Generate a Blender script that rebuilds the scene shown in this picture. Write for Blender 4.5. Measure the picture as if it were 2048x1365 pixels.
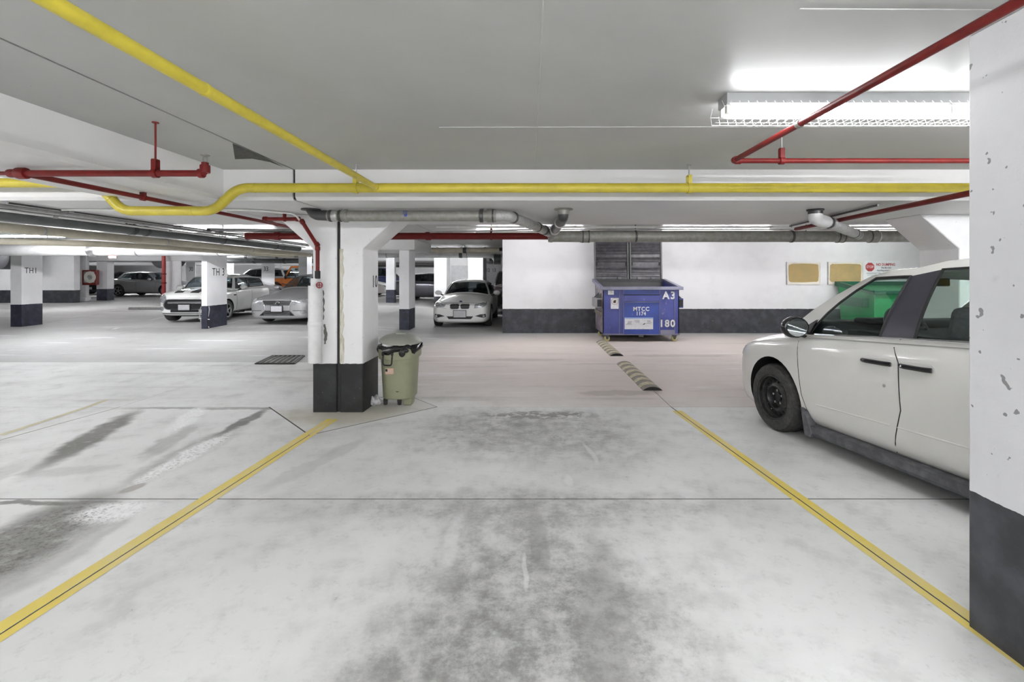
import bpy, bmesh, math, random
from mathutils import Vector, Matrix
from mathutils.bvhtree import BVHTree

for _o in list(bpy.data.objects):
    bpy.data.objects.remove(_o)
SC = bpy.context.scene
COL = SC.collection

# ------------------------------------------------------------------ camera, world, exposure
CAM_H = 1.60                       # lens height above the aisle floor
FPX, PX, PY = 930.0, 1058.0, 550.0  # focal length and principal point in 2048x1365 pixels
cam_d = bpy.data.cameras.new('camera')
cam = bpy.data.objects.new('camera', cam_d)
COL.objects.link(cam)
cam.location = (0, 0, CAM_H)
cam.rotation_euler = (math.radians(90), 0, 0)
cam_d.sensor_fit = 'HORIZONTAL'
cam_d.sensor_width = 36.0
cam_d.lens = FPX / 2048 * 36.0
cam_d.shift_x = -(PX - 1024) / 2048
cam_d.shift_y = -(682.5 - PY) / 2048
cam_d.clip_start = 0.05
cam_d.clip_end = 200
SC.camera = cam

world = bpy.data.worlds.new('world')
SC.world = world
world.use_nodes = True
_bg = world.node_tree.nodes['Background']
_bg.inputs[0].default_value = (0.9, 0.95, 1.0, 1)
_bg.inputs[1].default_value = 0.25

SC.view_settings.view_transform = 'Standard'
SC.view_settings.look = 'None'
SC.view_settings.gamma = 1.0
SC.view_settings.use_curve_mapping = False
SC.view_settings.exposure = 1.63
TUBE = 34.0                        # radiance of a fluorescent tube
TUBE_COL = (1.0, 1.0, 1.035)
try:
    SC.cycles.use_denoising = True
    SC.cycles.max_bounces = 7
    SC.cycles.diffuse_bounces = 4
    SC.cycles.sample_clamp_indirect = 8
except Exception:
    pass

# ------------------------------------------------------------------ levels of the garage
ZC = 2.585      # slab soffit in the coffers
ZD = 2.30       # dropped soffit over the column lines
R = math.radians


def sstep(a, b, x):
    t = max(0.0, min(1.0, (x - a) / (b - a)))
    return t * t * (3 - 2 * t)


def floor_z(x, y):
    if y <= 5.63:
        return 0.04 * (5.63 - y)
    if y <= 8.5:
        return 0.0
    r = 0.16 * sstep(8.5, 14.0, y) + 0.011 * max(0.0, y - 14.0)
    return r * sstep(-2.5, -6.0, x) if x < -2.5 else 0.0


def ground(px, py):
    d = 6.0
    for _ in range(60):
        x = (px - PX) / FPX * d
        dn = (CAM_H - floor_z(x, d)) * FPX / (py - PY)
        d += 0.5 * (dn - d)
    return Vector(((px - PX) / FPX * d, d, floor_z((px - PX) / FPX * d, d)))


def at(px, py, d):
    return Vector(((px - PX) / FPX * d, d, CAM_H + (PY - py) / FPX * d))


# ------------------------------------------------------------------ mesh helpers
class MB:
    def __init__(self):
        self.v = []
        self.f = []

    def add(self, vs, fs):
        n = len(self.v)
        self.v += [Vector(p) for p in vs]
        self.f += [tuple(i + n for i in f) for f in fs]
        return self

    def box(self, c, s, rz=0.0, m=None):
        hx, hy, hz = s[0] / 2, s[1] / 2, s[2] / 2
        vs = [Vector((a * hx, b * hy, d * hz)) for d in (-1, 1) for b in (-1, 1) for a in (-1, 1)]
        if m is not None:
            vs = [m @ p for p in vs]
        elif rz:
            q = Matrix.Rotation(rz, 3, 'Z')
            vs = [q @ p for p in vs]
        vs = [p + Vector(c) for p in vs]
        return self.add(vs, [(0, 2, 3, 1), (4, 5, 7, 6), (0, 1, 5, 4), (2, 6, 7, 3), (0, 4, 6, 2), (1, 3, 7, 5)])

    def span(self, a, b):
        a, b = Vector(a), Vector(b)
        return self.box((a + b) / 2, [abs(q) for q in (b - a)])

    def cyl(self, p0, p1, r, n=14, r2=None, cap=True):
        p0, p1 = Vector(p0), Vector(p1)
        r2 = r if r2 is None else r2
        d = (p1 - p0).normalized()
        u = d.orthogonal().normalized()
        w = d.cross(u)
        vs = []
        for p, rr in ((p0, r), (p1, r2)):
            for k in range(n):
                a = 2 * math.pi * k / n
                vs.append(p + (u * math.cos(a) + w * math.sin(a)) * rr)
        fs = [(k, (k + 1) % n, n + (k + 1) % n, n + k) for k in range(n)]
        if cap:
            fs += [tuple(range(n - 1, -1, -1)), tuple(range(n, 2 * n))]
        return self.add(vs, fs)

    def tube(self, pts, r, n=12, fil=0.0, seg=5, cap=True):
        pts = [Vector(p) for p in pts]
        if fil and len(pts) > 2:
            out = [pts[0]]
            for a, b, c in zip(pts, pts[1:], pts[2:]):
                q = min(fil, (b - a).length * 0.45, (c - b).length * 0.45)
                s, e = b + (a - b).normalized() * q, b + (c - b).normalized() * q
                for k in range(seg + 1):
                    t = k / seg
                    out.append(s * (1 - t) ** 2 + b * 2 * t * (1 - t) + e * t * t)
            out.append(pts[-1])
            pts = out
        m = len(pts)
        dirs = []
        for i in range(m):
            a = pts[i] - pts[i - 1] if i else pts[1] - pts[0]
            b = pts[i + 1] - pts[i] if i < m - 1 else a
            dirs.append((a.normalized() + b.normalized()).normalized())
        u = dirs[0].orthogonal().normalized()
        vs, fs = [], []
        for i in range(m):
            u = (u - dirs[i] * u.dot(dirs[i])).normalized()
            w = dirs[i].cross(u)
            for k in range(n):
                a = 2 * math.pi * k / n
                vs.append(pts[i] + (u * math.cos(a) + w * math.sin(a)) * (r[i] if isinstance(r, (list, tuple)) else r))
        for i in range(m - 1):
            for k in range(n):
                k2 = (k + 1) % n
                fs.append((i * n + k, i * n + k2, (i + 1) * n + k2, (i + 1) * n + k))
        if cap:
            fs += [tuple(range(n - 1, -1, -1)), tuple(range((m - 1) * n, m * n))]
        return self.add(vs, fs)

    def lathe(self, prof, o=(0, 0, 0), ax=(0, 0, 1), n=24, closed=False):
        o, d = Vector(o), Vector(ax).normalized()
        u = d.orthogonal().normalized()
        w = d.cross(u)
        vs, fs = [], []
        for r, h in prof:
            for k in range(n):
                a = 2 * math.pi * k / n
                vs.append(o + d * h + (u * math.cos(a) + w * math.sin(a)) * max(r, 1e-5))
        m = len(prof)
        for i in range(m if closed else m - 1):
            j = (i + 1) % m
            for k in range(n):
                k2 = (k + 1) % n
                fs.append((i * n + k, i * n + k2, j * n + k2, j * n + k))
        return self.add(vs, fs)

    def prism(self, poly, h0, h1, f=lambda a, b, h: (a, b, h)):
        n = len(poly)
        vs = [f(a, b, h0) for a, b in poly] + [f(a, b, h1) for a, b in poly]
        fs = [tuple(range(n - 1, -1, -1)), tuple(range(n, 2 * n))]
        fs += [(k, (k + 1) % n, n + (k + 1) % n, n + k) for k in range(n)]
        return self.add(vs, fs)

    def sphere(self, c, s, nu=16, nv=10):
        c = Vector(c)
        vs, fs = [], []
        for j in range(nv + 1):
            t = math.pi * j / nv
            for k in range(nu):
                a = 2 * math.pi * k / nu
                vs.append(c + Vector((s[0] * math.sin(t) * math.cos(a), s[1] * math.sin(t) * math.sin(a), s[2] * math.cos(t))))
        for j in range(nv):
            for k in range(nu):
                k2 = (k + 1) % nu
                fs.append((j * nu + k, (j + 1) * nu + k, (j + 1) * nu + k2, j * nu + k2))
        return self.add(vs, fs)

    def build(self, name, mat, parent=None, o=(0, 0, 0), smooth=True, bevel=0.0, ang=38, weld=True, loc=None):
        o = Vector(o)
        me = bpy.data.meshes.new(name)
        me.from_pydata([tuple(p - o) for p in self.v], [], self.f)
        bm = bmesh.new()
        bm.from_mesh(me)
        if weld:
            bmesh.ops.remove_doubles(bm, verts=bm.verts, dist=1e-5)
            bmesh.ops.dissolve_degenerate(bm, dist=1e-6, edges=bm.edges)
        bmesh.ops.recalc_face_normals(bm, faces=bm.faces)
        bm.to_mesh(me)
        bm.free()
        if smooth:
            me.shade_smooth()
            me.set_sharp_from_angle(angle=R(ang))
        return link(name, me, mat, parent, loc, bevel)


def link(name, me, mat, parent=None, loc=None, bevel=0.0):
    ob = bpy.data.objects.new(name, me)
    COL.objects.link(ob)
    if mat is not None:
        me.materials.clear()
        me.materials.append(mat)
    if parent is not None:
        ob.parent = parent
    if loc is not None:
        ob.location = loc
    if bevel:
        b = ob.modifiers.new('bevel', 'BEVEL')
        b.width = bevel
        b.segments = 2
        b.limit_method = 'ANGLE'
        b.angle_limit = R(40)
        ob.data.shade_smooth()
        ob.data.set_sharp_from_angle(angle=R(60))
    return ob


def tag(o, label, cat, group=None):
    o['label'] = label
    o['category'] = cat
    if group:
        o['group'] = group
    return o


def thing(name, label, cat, loc=(0, 0, 0), rz=0.0, group=None, rx=0.0):
    e = bpy.data.objects.new(name, None)
    COL.objects.link(e)
    e.empty_display_size = 0.1
    e.location = loc
    e.rotation_euler = (rx, 0, rz)
    return tag(e, label, cat, group)


def struct(o):
    o['kind'] = 'structure'
    return o


def text(s, size, mat, parent, loc, rot, name='lettering', sx=1.0, align='CENTER', depth=0.0015, space=1.0, bold=0.0, o=(0, 0, 0), line=1.0):
    cu = bpy.data.curves.new('t', 'FONT')
    cu.body = s
    cu.size = size
    cu.align_x = align
    cu.align_y = 'CENTER'
    cu.extrude = depth
    cu.offset = bold
    cu.space_character = space
    cu.space_line = line
    cu.resolution_u = 3
    t = bpy.data.objects.new('t', cu)
    COL.objects.link(t)
    dg = bpy.context.evaluated_depsgraph_get()
    me = bpy.data.meshes.new_from_object(t.evaluated_get(dg))
    bpy.data.objects.remove(t)
    q = Matrix.Translation(Vector(loc) - Vector(o)) @ (rot if isinstance(rot, Matrix) else Matrix.Rotation(rot[2], 4, 'Z') @ Matrix.Rotation(rot[0], 4, 'X')) @ Matrix.Diagonal((sx, 1, 1, 1))
    me.transform(q)
    return link(name, me, mat, parent)


FRONT = (R(90), 0, 0)            # faces the camera
RIGHT = (R(90), 0, R(90))        # faces +X


# ------------------------------------------------------------------ materials
class NT:
    def __init__(self, name):
        self.m = bpy.data.materials.new(name)
        self.m.use_nodes = True
        self.t = self.m.node_tree
        self.b = self.t.nodes['Principled BSDF']

    def n(self, kind, **kw):
        x = self.t.nodes.new(kind)
        for k, v in kw.items():
            setattr(x, k, v)
        return x

    def l(self, a, b):
        self.t.links.new(a, b)

    def set(self, sock, v):
        if hasattr(v, 'is_output') or isinstance(v, bpy.types.NodeSocket):
            self.l(v, sock)
        else:
            sock.default_value = v

    def pos(self):
        if not hasattr(self, '_pos'):
            self._pos = self.n('ShaderNodeNewGeometry').outputs['Position']
        return self._pos

    def math(self, op, a, b=0.0, clamp=False):
        x = self.n('ShaderNodeMath', operation=op, use_clamp=clamp)
        self.set(x.inputs[0], a)
        self.set(x.inputs[1], b)
        return x.outputs[0]

    def noise(self, scale, detail=4, rough=0.6, vec=None, stretch=None, dist=0.0, out=0):
        x = self.n('ShaderNodeTexNoise')
        x.inputs['Scale'].default_value = scale
        x.inputs['Detail'].default_value = detail
        x.inputs['Roughness'].default_value = rough
        x.inputs['Distortion'].default_value = dist
        v = vec if vec is not None else self.pos()
        if stretch:
            mp = self.n('ShaderNodeMapping')
            mp.inputs['Scale'].default_value = stretch
            self.l(v, mp.inputs['Vector'])
            v = mp.outputs[0]
        self.l(v, x.inputs['Vector'])
        return x.outputs[out]

    def ramp(self, v, a, b, smooth=True):
        x = self.n('ShaderNodeMapRange', interpolation_type='SMOOTHSTEP' if smooth else 'LINEAR')
        self.set(x.inputs['Value'], v)
        x.inputs['From Min'].default_value = a
        x.inputs['From Max'].default_value = b
        return x.outputs['Result']

    def mix(self, f, a, b, mode='MIX'):
        x = self.n('ShaderNodeMix', data_type='RGBA', blend_type=mode)
        self.set(x.inputs['Factor'], f)
        for s, v in ((x.inputs[6], a), (x.inputs[7], b)):
            if isinstance(v, (tuple, list)):
                s.default_value = (v[0], v[1], v[2], 1)
            else:
                self.l(v, s)
        return x.outputs[2]

    def bump(self, h, strength, dist=0.01):
        x = self.n('ShaderNodeBump')
        x.inputs['Strength'].default_value = strength
        x.inputs['Distance'].default_value = dist
        self.l(h, x.inputs['Height'])
        self.l(x.outputs[0], self.b.inputs['Normal'])

    def sep(self):
        if not hasattr(self, '_sep'):
            s = self.n('ShaderNodeSeparateXYZ')
            self.l(self.pos(), s.inputs[0])
            self._sep = s.outputs
        return self._sep


def mat(name, col, rough=0.5, metal=0.0, var=0.06, scale=6.0, bump=0.0, coat=0.0, bscale=60.0, spec=None, col2=None, stretch=None):
    m = NT(name)
    c2 = col2 if col2 is not None else tuple(max(0, c * (1 - var * 2.5)) for c in col)
    f = m.ramp(m.noise(scale, 5, stretch=stretch), 0.35, 0.75)
    m.l(m.mix(f, col, c2), m.b.inputs['Base Color'])
    m.b.inputs['Roughness'].default_value = rough
    m.b.inputs['Metallic'].default_value = metal
    if coat:
        m.b.inputs['Coat Weight'].default_value = coat
        m.b.inputs['Coat Roughness'].default_value = 0.06
    if spec is not None:
        m.b.inputs['Specular IOR Level'].default_value = spec
    if bump:
        m.bump(m.noise(bscale, 4), bump, 0.004)
    return m.m


def emit(name, col, s):
    m = NT(name)
    m.b.inputs['Base Color'].default_value = (0.8, 0.8, 0.8, 1)
    m.b.inputs['Emission Color'].default_value = (*col, 1)
    m.b.inputs['Emission Strength'].default_value = s
    return m.m


def paint_wall(name, zb, white=(0.84, 0.84, 0.84), black=(0.022, 0.023, 0.028), chips=0.5, pits=0.3):
    """white paint over concrete with a black painted band below height zb"""
    m = NT(name)
    z = m.sep()[2]
    wob = m.math('MULTIPLY', m.math('SUBTRACT', m.noise(14, 3), 0.5), 0.02)
    below = m.math('LESS_THAN', m.math('ADD', z, wob), zb)
    w = m.mix(m.ramp(m.noise(1.3, 5), 0.4, 0.75), white, tuple(c * 0.9 for c in white))
    w = m.mix(m.math('MULTIPLY', m.ramp(m.noise(9, 6, 0.7), 0.64, 0.78), 0.25), w, (0.42, 0.42, 0.4))
    pit = m.math('MULTIPLY', m.ramp(m.noise(28 if pits < .5 else 20, 2, 0.5), 0.735 if pits < .5 else 0.70, 0.76 if pits < .5 else 0.715), pits)
    w = m.mix(pit, w, (0.12, 0.12, 0.12))
    k = m.mix(m.ramp(m.noise(5, 4), 0.4, 0.7), black, tuple(c * 2.2 for c in black))
    low = m.ramp(z, zb - 0.1, zb - 0.5)
    ch = m.math('MULTIPLY', m.ramp(m.noise(17, 5, 0.75, stretch=(1, 1, 2.2)), 0.66, 0.70), m.math('MULTIPLY', m.math('ADD', low, 0.15), chips))
    k = m.mix(ch, k, (0.6, 0.6, 0.58))
    m.l(m.mix(below, w, k), m.b.inputs['Base Color'])
    m.b.inputs['Roughness'].default_value = 0.5
    m.bump(m.noise(40, 5, 0.7), 0.25, 0.006)
    return m.m


M = {}
M['tube_on'] = emit('fluorescent_tube', TUBE_COL, TUBE * 0.30)
M['tube_near'] = emit('fill_tube_near', TUBE_COL, TUBE * 2.7)  # near, right, aisle and left tubes belong to the added fill lamps
M['tube_right'] = emit('fill_tube_right', TUBE_COL, TUBE * 4.0)
M['tube_aisle'] = emit('fill_tube_aisle', TUBE_COL, TUBE * 1.55)
M['tube_left'] = emit('fill_tube_left', TUBE_COL, TUBE * 2.8)
M['tube_far'] = emit('fluorescent_tube_far', TUBE_COL, TUBE * 2.5)
M['white_metal'] = mat('white_enamel', (0.78, 0.78, 0.76), 0.35, 0, 0.04)
M['grey_enamel'] = mat('grey_enamel', (0.34, 0.35, 0.35), 0.45, 0, 0.05)
M['wire'] = mat('wire_guard', (0.75, 0.75, 0.73), 0.4, 0.3)
M['soffit'] = None
M['yellow_pipe'] = mat('yellow_pipe_paint', (0.58, 0.485, 0.05), 0.38, 0, 0.07, 9)
M['red_pipe'] = mat('red_pipe_paint', (0.17, 0.012, 0.010), 0.45, 0, 0.12, 12, spec=0.3)
M['pink_pipe'] = M['red_pipe']
M['cast_iron'] = mat('grey_drain_pipe', (0.24, 0.235, 0.205), 0.5, 0.25, 0.18, 16, col2=(0.33, 0.33, 0.31), bump=0.15)
M['iron_new'] = mat('light_drain_pipe', (0.47, 0.47, 0.46), 0.45, 0.25, 0.12, 22)
M['dark_pipe'] = mat('dark_grey_pipe', (0.13, 0.14, 0.14), 0.42, 0.3, 0.1, 5)
M['cream_pipe'] = mat('cream_pipe', (0.58, 0.54, 0.43), 0.55, 0, 0.1, 4)
M['clamp'] = mat('steel_clamp', (0.10, 0.10, 0.10), 0.4, 0.7)
M['steel'] = mat('bright_steel', (0.55, 0.55, 0.55), 0.3, 0.9)
M['galv'] = mat('galvanised_conduit', (0.42, 0.42, 0.42), 0.4, 0.6, 0.1, 14)
M['insul'] = mat('white_insulation', (0.80, 0.80, 0.80), 0.55, 0, 0.05, 5)
M['foil'] = mat('foil_wrap', (0.75, 0.75, 0.75), 0.22, 0.9, 0.1, 30, bump=0.8, bscale=25)
M['black'] = mat('black_rubber', (0.018, 0.018, 0.019), 0.6, 0, 0.1, 20)
M['black_gloss'] = mat('black_gloss', (0.012, 0.012, 0.014), 0.2, 0, 0.1)
M['stencil'] = mat('black_stencil_paint', (0.02, 0.02, 0.022), 0.6, 0, 0.2, 40)
M['stencil_white'] = mat('white_stencil_paint', (0.78, 0.78, 0.78), 0.6, 0, 0.15, 30)
M['yellow_line'] = None
M['tire'] = mat('tyre_rubber', (0.025, 0.025, 0.025), 0.75, 0, 0.15, 30, bump=0.3, bscale=80, col2=(0.06, 0.058, 0.052))
M['alloy'] = mat('alloy_rim', (0.45, 0.46, 0.48), 0.28, 0.8)
M['black_steel'] = mat('black_steel_rim', (0.016, 0.016, 0.017), 0.38, 0.2, 0.2, 18, col2=(0.05, 0.05, 0.05))
M['chrome'] = mat('chrome', (0.8, 0.8, 0.82), 0.1, 1.0, 0.02)
M['lamp_glass'] = mat('headlight_glass', (0.50, 0.52, 0.54), 0.08, 0.35, 0.35, 45, coat=1.0, col2=(0.18, 0.19, 0.2))
M['grille'] = mat('grille_black', (0.012, 0.012, 0.013), 0.35, 0, 0.1)
M['plate'] = mat('plate_grey', (0.50, 0.50, 0.52), 0.5, 0, 0.06, 12)
M['plastic_grey'] = mat('dull_grey_plastic', (0.065, 0.065, 0.072), 0.5, 0, 0.15, 14, col2=(0.14, 0.14, 0.15))
M['interior'] = mat('dark_interior', (0.022, 0.023, 0.025), 0.7, 0, 0.1)
M['seat_grey'] = mat('grey_seat_fabric', (0.10, 0.10, 0.105), 0.85, 0, 0.1, 40)


def paint(name, col, metal=0.0, rough=0.32):
    return mat(name, col, rough, metal, 0.02, 2.0, coat=0.8)


def glass(name, tint, refl=0.9, rough=0.02, opac=0.0):
    m = NT(name)
    nt = m.t
    tr = m.n('ShaderNodeBsdfTransparent')
    tr.inputs[0].default_value = (*tint, 1)
    gl = m.n('ShaderNodeBsdfGlossy')
    gl.inputs[0].default_value = (refl, refl, refl, 1)
    gl.inputs[1].default_value = rough
    lw = m.n('ShaderNodeLayerWeight')
    lw.inputs[0].default_value = 0.5
    fr = m.math('MULTIPLY_ADD', m.math('POWER', lw.outputs['Facing'], 5.0), 0.9)
    fr.node.inputs[2].default_value = 0.04
    dirt = m.math('MULTIPLY', m.ramp(m.noise(35, 4), 0.55, 0.8), 0.05)
    mx = m.n('ShaderNodeMixShader')
    m.l(m.math('ADD', fr, dirt, True), mx.inputs[0])
    m.l(tr.outputs[0], mx.inputs[1])
    m.l(gl.outputs[0], mx.inputs[2])
    out = [x for x in nt.nodes if x.type == 'OUTPUT_MATERIAL'][0]
    m.l(mx.outputs[0], out.inputs[0])
    return m.m


M['van_glass'] = glass('green_tinted_car_glass', (0.80, 0.90, 0.86))
M['dark_glass'] = glass('smoked_car_glass', (0.16, 0.18, 0.19))
M['mid_glass'] = glass('car_glass', (0.50, 0.56, 0.58))
M['mirror'] = mat('mirror_glass', (0.75, 0.8, 0.82), 0.03, 1.0, 0.0)

# ------------------------------------------------------------------ floor
def floor_material(zone):
    m = NT('concrete_floor_' + zone)
    x, y, _ = m.sep()
    n2 = m.noise(3.2, 6, 0.65)
    wn = m.n('ShaderNodeTexNoise')
    wn.inputs['Scale'].default_value = 5.5
    wn.inputs['Detail'].default_value = 4
    m.l(m.pos(), wn.inputs['Vector'])
    ws = m.n('ShaderNodeSeparateColor')
    m.l(wn.outputs['Color'], ws.inputs[0])
    dx_ = m.math('SUBTRACT', ws.outputs[0], 0.5)
    dy_ = m.math('SUBTRACT', ws.outputs[1], 0.5)

    def ell(cx, cy, rx, ry, rot=0.0, soft=0.5, wob=0.25):
        dx = m.math('SUBTRACT', m.math('ADD', x, m.math('MULTIPLY', dx_, wob)), cx)
        dy = m.math('SUBTRACT', m.math('ADD', y, m.math('MULTIPLY', dy_, wob)), cy)
        c, s = math.cos(rot), math.sin(rot)
        u = m.math('DIVIDE', m.math('ADD', m.math('MULTIPLY', dx, c), m.math('MULTIPLY', dy, s)), rx)
        v = m.math('DIVIDE', m.math('SUBTRACT', m.math('MULTIPLY', dy, c), m.math('MULTIPLY', dx, s)), ry)
        d = m.math('SQRT', m.math('ADD', m.math('MULTIPLY', u, u), m.math('MULTIPLY', v, v)))
        return m.ramp(d, 1.0 + soft * 0.5, 1.0 - soft * 0.5)

    def lay(c, mask, k, col):
        return m.mix(m.math('MULTIPLY', mask, k, True), c, col)

    c = m.mix(m.ramp(m.noise(0.8, 5, 0.62), 0.38, 0.68), (0.78, 0.785, 0.77), (0.68, 0.685, 0.67))
    c = lay(c, m.ramp(n2, 0.5, 0.72), 0.45, (0.50, 0.50, 0.485))
    c = lay(c, m.ramp(m.noise(13, 7, 0.8), 0.52, 0.68), 0.28, (0.40, 0.40, 0.385))
    c = lay(c, m.ramp(m.noise(4.5, 6, 0.7), 0.60, 0.72), 0.3, (0.85, 0.85, 0.845))
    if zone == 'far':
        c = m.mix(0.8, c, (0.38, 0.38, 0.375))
    if zone == 'stall':
        grime = m.math('ADD', m.math('MULTIPLY', m.ramp(m.noise(6.5, 8, 0.78), 0.34, 0.66), 0.65), 0.35)
        for (cx, cy, rx, ry, rot, k) in ((0.02, 1.6, 0.62, 1.35, 0, 0.85), (-0.45, 4.75, 0.62, 0.75, 0, 0.7), (0.45, 4.6, 0.62, 0.85, 0, 0.6), (0.0, 2.98, 1.5, 0.22, 0, 0.5), (-0.35, 1.5, 0.35, 0.35, 0, 0.6)):
            c = lay(c, m.math('MULTIPLY', ell(cx, cy, rx, ry, rot, 1.3, 0.5), grime), k * 1.1, (0.19, 0.19, 0.18))
        c = lay(c, ell(0.05, 2.62, 0.055, 0.36, 0.03, 0.6, 0.10), 0.5, (0.24, 0.24, 0.225))
        c = lay(c, ell(0.32, 1.95, 0.10, 0.6, -0.12, 0.9, 0.18), 0.45, (0.22, 0.22, 0.21))
        c = lay(c, m.math('MULTIPLY', ell(0.12, 5.25, 0.62, 0.16, 0, 0.6), m.ramp(m.noise(9, 3), 0.42, 0.52)), 0.75, (0.13, 0.125, 0.11))
        c = lay(c, ell(-1.70, 3.85, 0.10, 0.62, -0.28, 0.5, 0.2), 0.35, (0.40, 0.40, 0.375))
        for e in (ell(0.53, 4.0, 0.022, 0.26, 0.12, 0.5, 0.10), ell(0.29, 3.42, 0.025, 0.10, 0, 0.5, 0.08), ell(-0.42, 2.6, 0.04, 0.3, 0, 0.8, 0.12), ell(-0.02, 2.3, 0.012, 0.16, 0.1, 0.6, 0.06)):
            c = lay(c, e, 0.4, (0.84, 0.84, 0.84))
    if zone == 'left':
        wet = m.math('ADD', m.math('MULTIPLY', m.ramp(m.noise(9, 6, 0.7), 0.3, 0.5), 0.3), 0.7)
        for (cx, cy, rx, ry, rot, k) in ((-3.06, 5.0, 0.075, 0.5, 0.12, 0.9), (-2.93, 4.05, 0.15, 0.8, 0.10, 0.45), (-4.2, 4.5, 0.13, 0.95, 0.40, 0.95), (-2.80, 2.55, 0.26, 0.62, 0.22, 1.0), (-2.45, 2.5, 0.10, 0.5, 0.12, 0.35), (-3.7, 3.05, 1.1, 0.035, 0, 0.8), (-3.6, 5.56, 1.2, 0.06, 0.0, 0.6), (-3.35, 4.35, 0.10, 0.5, 0.3, 0.4), (-3.55, 3.6, 0.3, 0.10, 0.2, 0.2), (-4.0, 3.4, 0.12, 0.5, 0.3, 0.25)):
            c = lay(c, m.math('MULTIPLY', ell(cx, cy, rx, ry, rot, 0.7, 0.16), wet), k, (0.12, 0.117, 0.10))
        salt = m.ramp(m.noise(34, 6, 0.85), 0.40, 0.52)
        for (cx, cy, rx, ry, rot, k) in ((-2.88, 3.95, 0.10, 0.62, 0.10, 0.95), (-2.9, 4.0, 0.06, 0.5, 0.10, 0.6), (-3.76, 5.15, 0.10, 0.62, 0.40, 0.9), (-2.62, 2.93, 0.20, 0.14, 0.1, 0.9), (-2.75, 2.6, 0.30, 0.5, 0.22, 0.15), (-3.5, 2.9, 0.08, 0.16, 0.3, 0.8)):
            c = lay(c, m.math('MULTIPLY', ell(cx, cy, rx, ry, rot, 0.8, 0.16), salt), k, (0.93, 0.93, 0.93))
        c = lay(c, ell(-2.80, 3.28, 0.05, 0.09, -0.2, 0.5, 0.06), 0.7, (0.34, 0.31, 0.29))
    if zone == 'diamond':
        c = lay(c, ell(-2.15, 5.25, 0.75, 0.40, 0, 0.9), 0.45, (0.46, 0.40, 0.24))
        c = lay(c, ell(-1.55, 5.75, 0.5, 0.3, 0, 0.9), 0.3, (0.46, 0.42, 0.30))
    if zone in ('aisle', 'far'):
        c = lay(c, ell(2.8, 8.9, 5.8, 3.6, 0, 0.6, 0.6), 0.85, (0.63, 0.545, 0.50))
        st = m.noise(1.0, 6, 0.65, stretch=(0.35, 2.6, 1))
        c = lay(c, m.ramp(st, 0.54, 0.68), 0.4, (0.36, 0.345, 0.32))
        c = lay(c, m.ramp(st, 0.42, 0.32), 0.5, (0.84, 0.84, 0.84))
        for (cx, cy, rx, ry) in ((-0.1, 8.75, 0.8, 0.13), (3.0, 9.2, 1.0, 0.12), (5.9, 9.35, 1.0, 0.18), (1.2, 6.3, 0.5, 0.16)):
            c = lay(c, ell(cx, cy, rx, ry, 0, 0.5), 0.5, (0.33, 0.29, 0.25))
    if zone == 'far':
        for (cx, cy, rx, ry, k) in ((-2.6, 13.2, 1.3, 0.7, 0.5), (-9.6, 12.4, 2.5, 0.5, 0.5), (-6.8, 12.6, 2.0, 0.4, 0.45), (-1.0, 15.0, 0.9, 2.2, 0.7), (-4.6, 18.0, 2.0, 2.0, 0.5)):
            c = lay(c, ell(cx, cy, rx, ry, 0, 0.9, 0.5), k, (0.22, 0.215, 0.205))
    pits = m.math('MULTIPLY', m.ramp(m.noise(26, 4, 0.7), 0.68, 0.75), m.ramp(n2, 0.38, 0.6))
    c = lay(c, pits, 0.65, (0.20, 0.20, 0.195))
    m.l(c, m.b.inputs['Base Color'])
    m.l(m.math('ADD', 0.48, m.math('MULTIPLY', n2, 0.3)), m.b.inputs['Roughness'])
    return m.m


for _z in ('stall', 'left', 'plain', 'aisle', 'far', 'diamond'):
    M['floor_' + _z] = floor_material(_z)

M['joint'] = mat('dark_joint', (0.06, 0.058, 0.052), 0.9)


def yellow_line_material():
    m = NT('worn_yellow_line')
    c = m.mix(m.ramp(m.noise(3, 5), 0.4, 0.7), (0.76, 0.60, 0.12), (0.72, 0.60, 0.24))
    c = m.mix(m.math('MULTIPLY', m.ramp(m.noise(22, 6, 0.75), 0.58, 0.7), 0.5), c, (0.58, 0.56, 0.46))
    m.l(c, m.b.inputs['Base Color'])
    m.b.inputs['Roughness'].default_value = 0.6
    return m.m


M['yellow_line'] = yellow_line_material()
M['faint_line'] = mat('faded_line', (0.66, 0.66, 0.60), 0.7, 0, 0.1, 12)

X0, X1, Y0, Y1 = -46.0, 13.0, -3.5, 44.0
g = MB()
xs = [X0 + k * 1.7 for k in range(int((-2.5 - X0) / 1.7) + 1)] + [-2.5, -1.0, 2, 5, 9, X1]
xs = sorted(set(xs))
ys = [8.505 + k * 1.1 for k in range(int((Y1 - 8.5) / 1.1) + 1)] + [Y1]
W_ = len(xs)
g.add([(x, y, floor_z(x, y)) for y in ys for x in xs], [(j * W_ + i, j * W_ + i + 1, (j + 1) * W_ + i + 1, (j + 1) * W_ + i) for j in range(len(ys) - 1) for i in range(W_ - 1)])
for ya, yb in ((Y0, 5.63), (5.63, 8.505)):
    g.add([(X0, ya, floor_z(0, ya)), (-12.005, ya, floor_z(0, ya)), (-12.005, yb, floor_z(0, yb)), (X0, yb, floor_z(0, yb))], [(0, 1, 2, 3)])
floor = struct(g.build('floor', M['floor_far'], smooth=False))
g = MB()
for ya, yb in ((Y0, 5.63), (5.63, 8.505)):
    g.add([(-12.1, ya, floor_z(0, ya) - 0.003), (X1, ya, floor_z(0, ya) - 0.003), (X1, yb, floor_z(0, yb) - 0.003), (-12.1, yb, floor_z(0, yb) - 0.003)], [(0, 1, 2, 3)])
g.build('joint_filler', M['joint'], floor, smooth=False)

XL, YA, YB = -2.13, 3.11, 5.63


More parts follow.
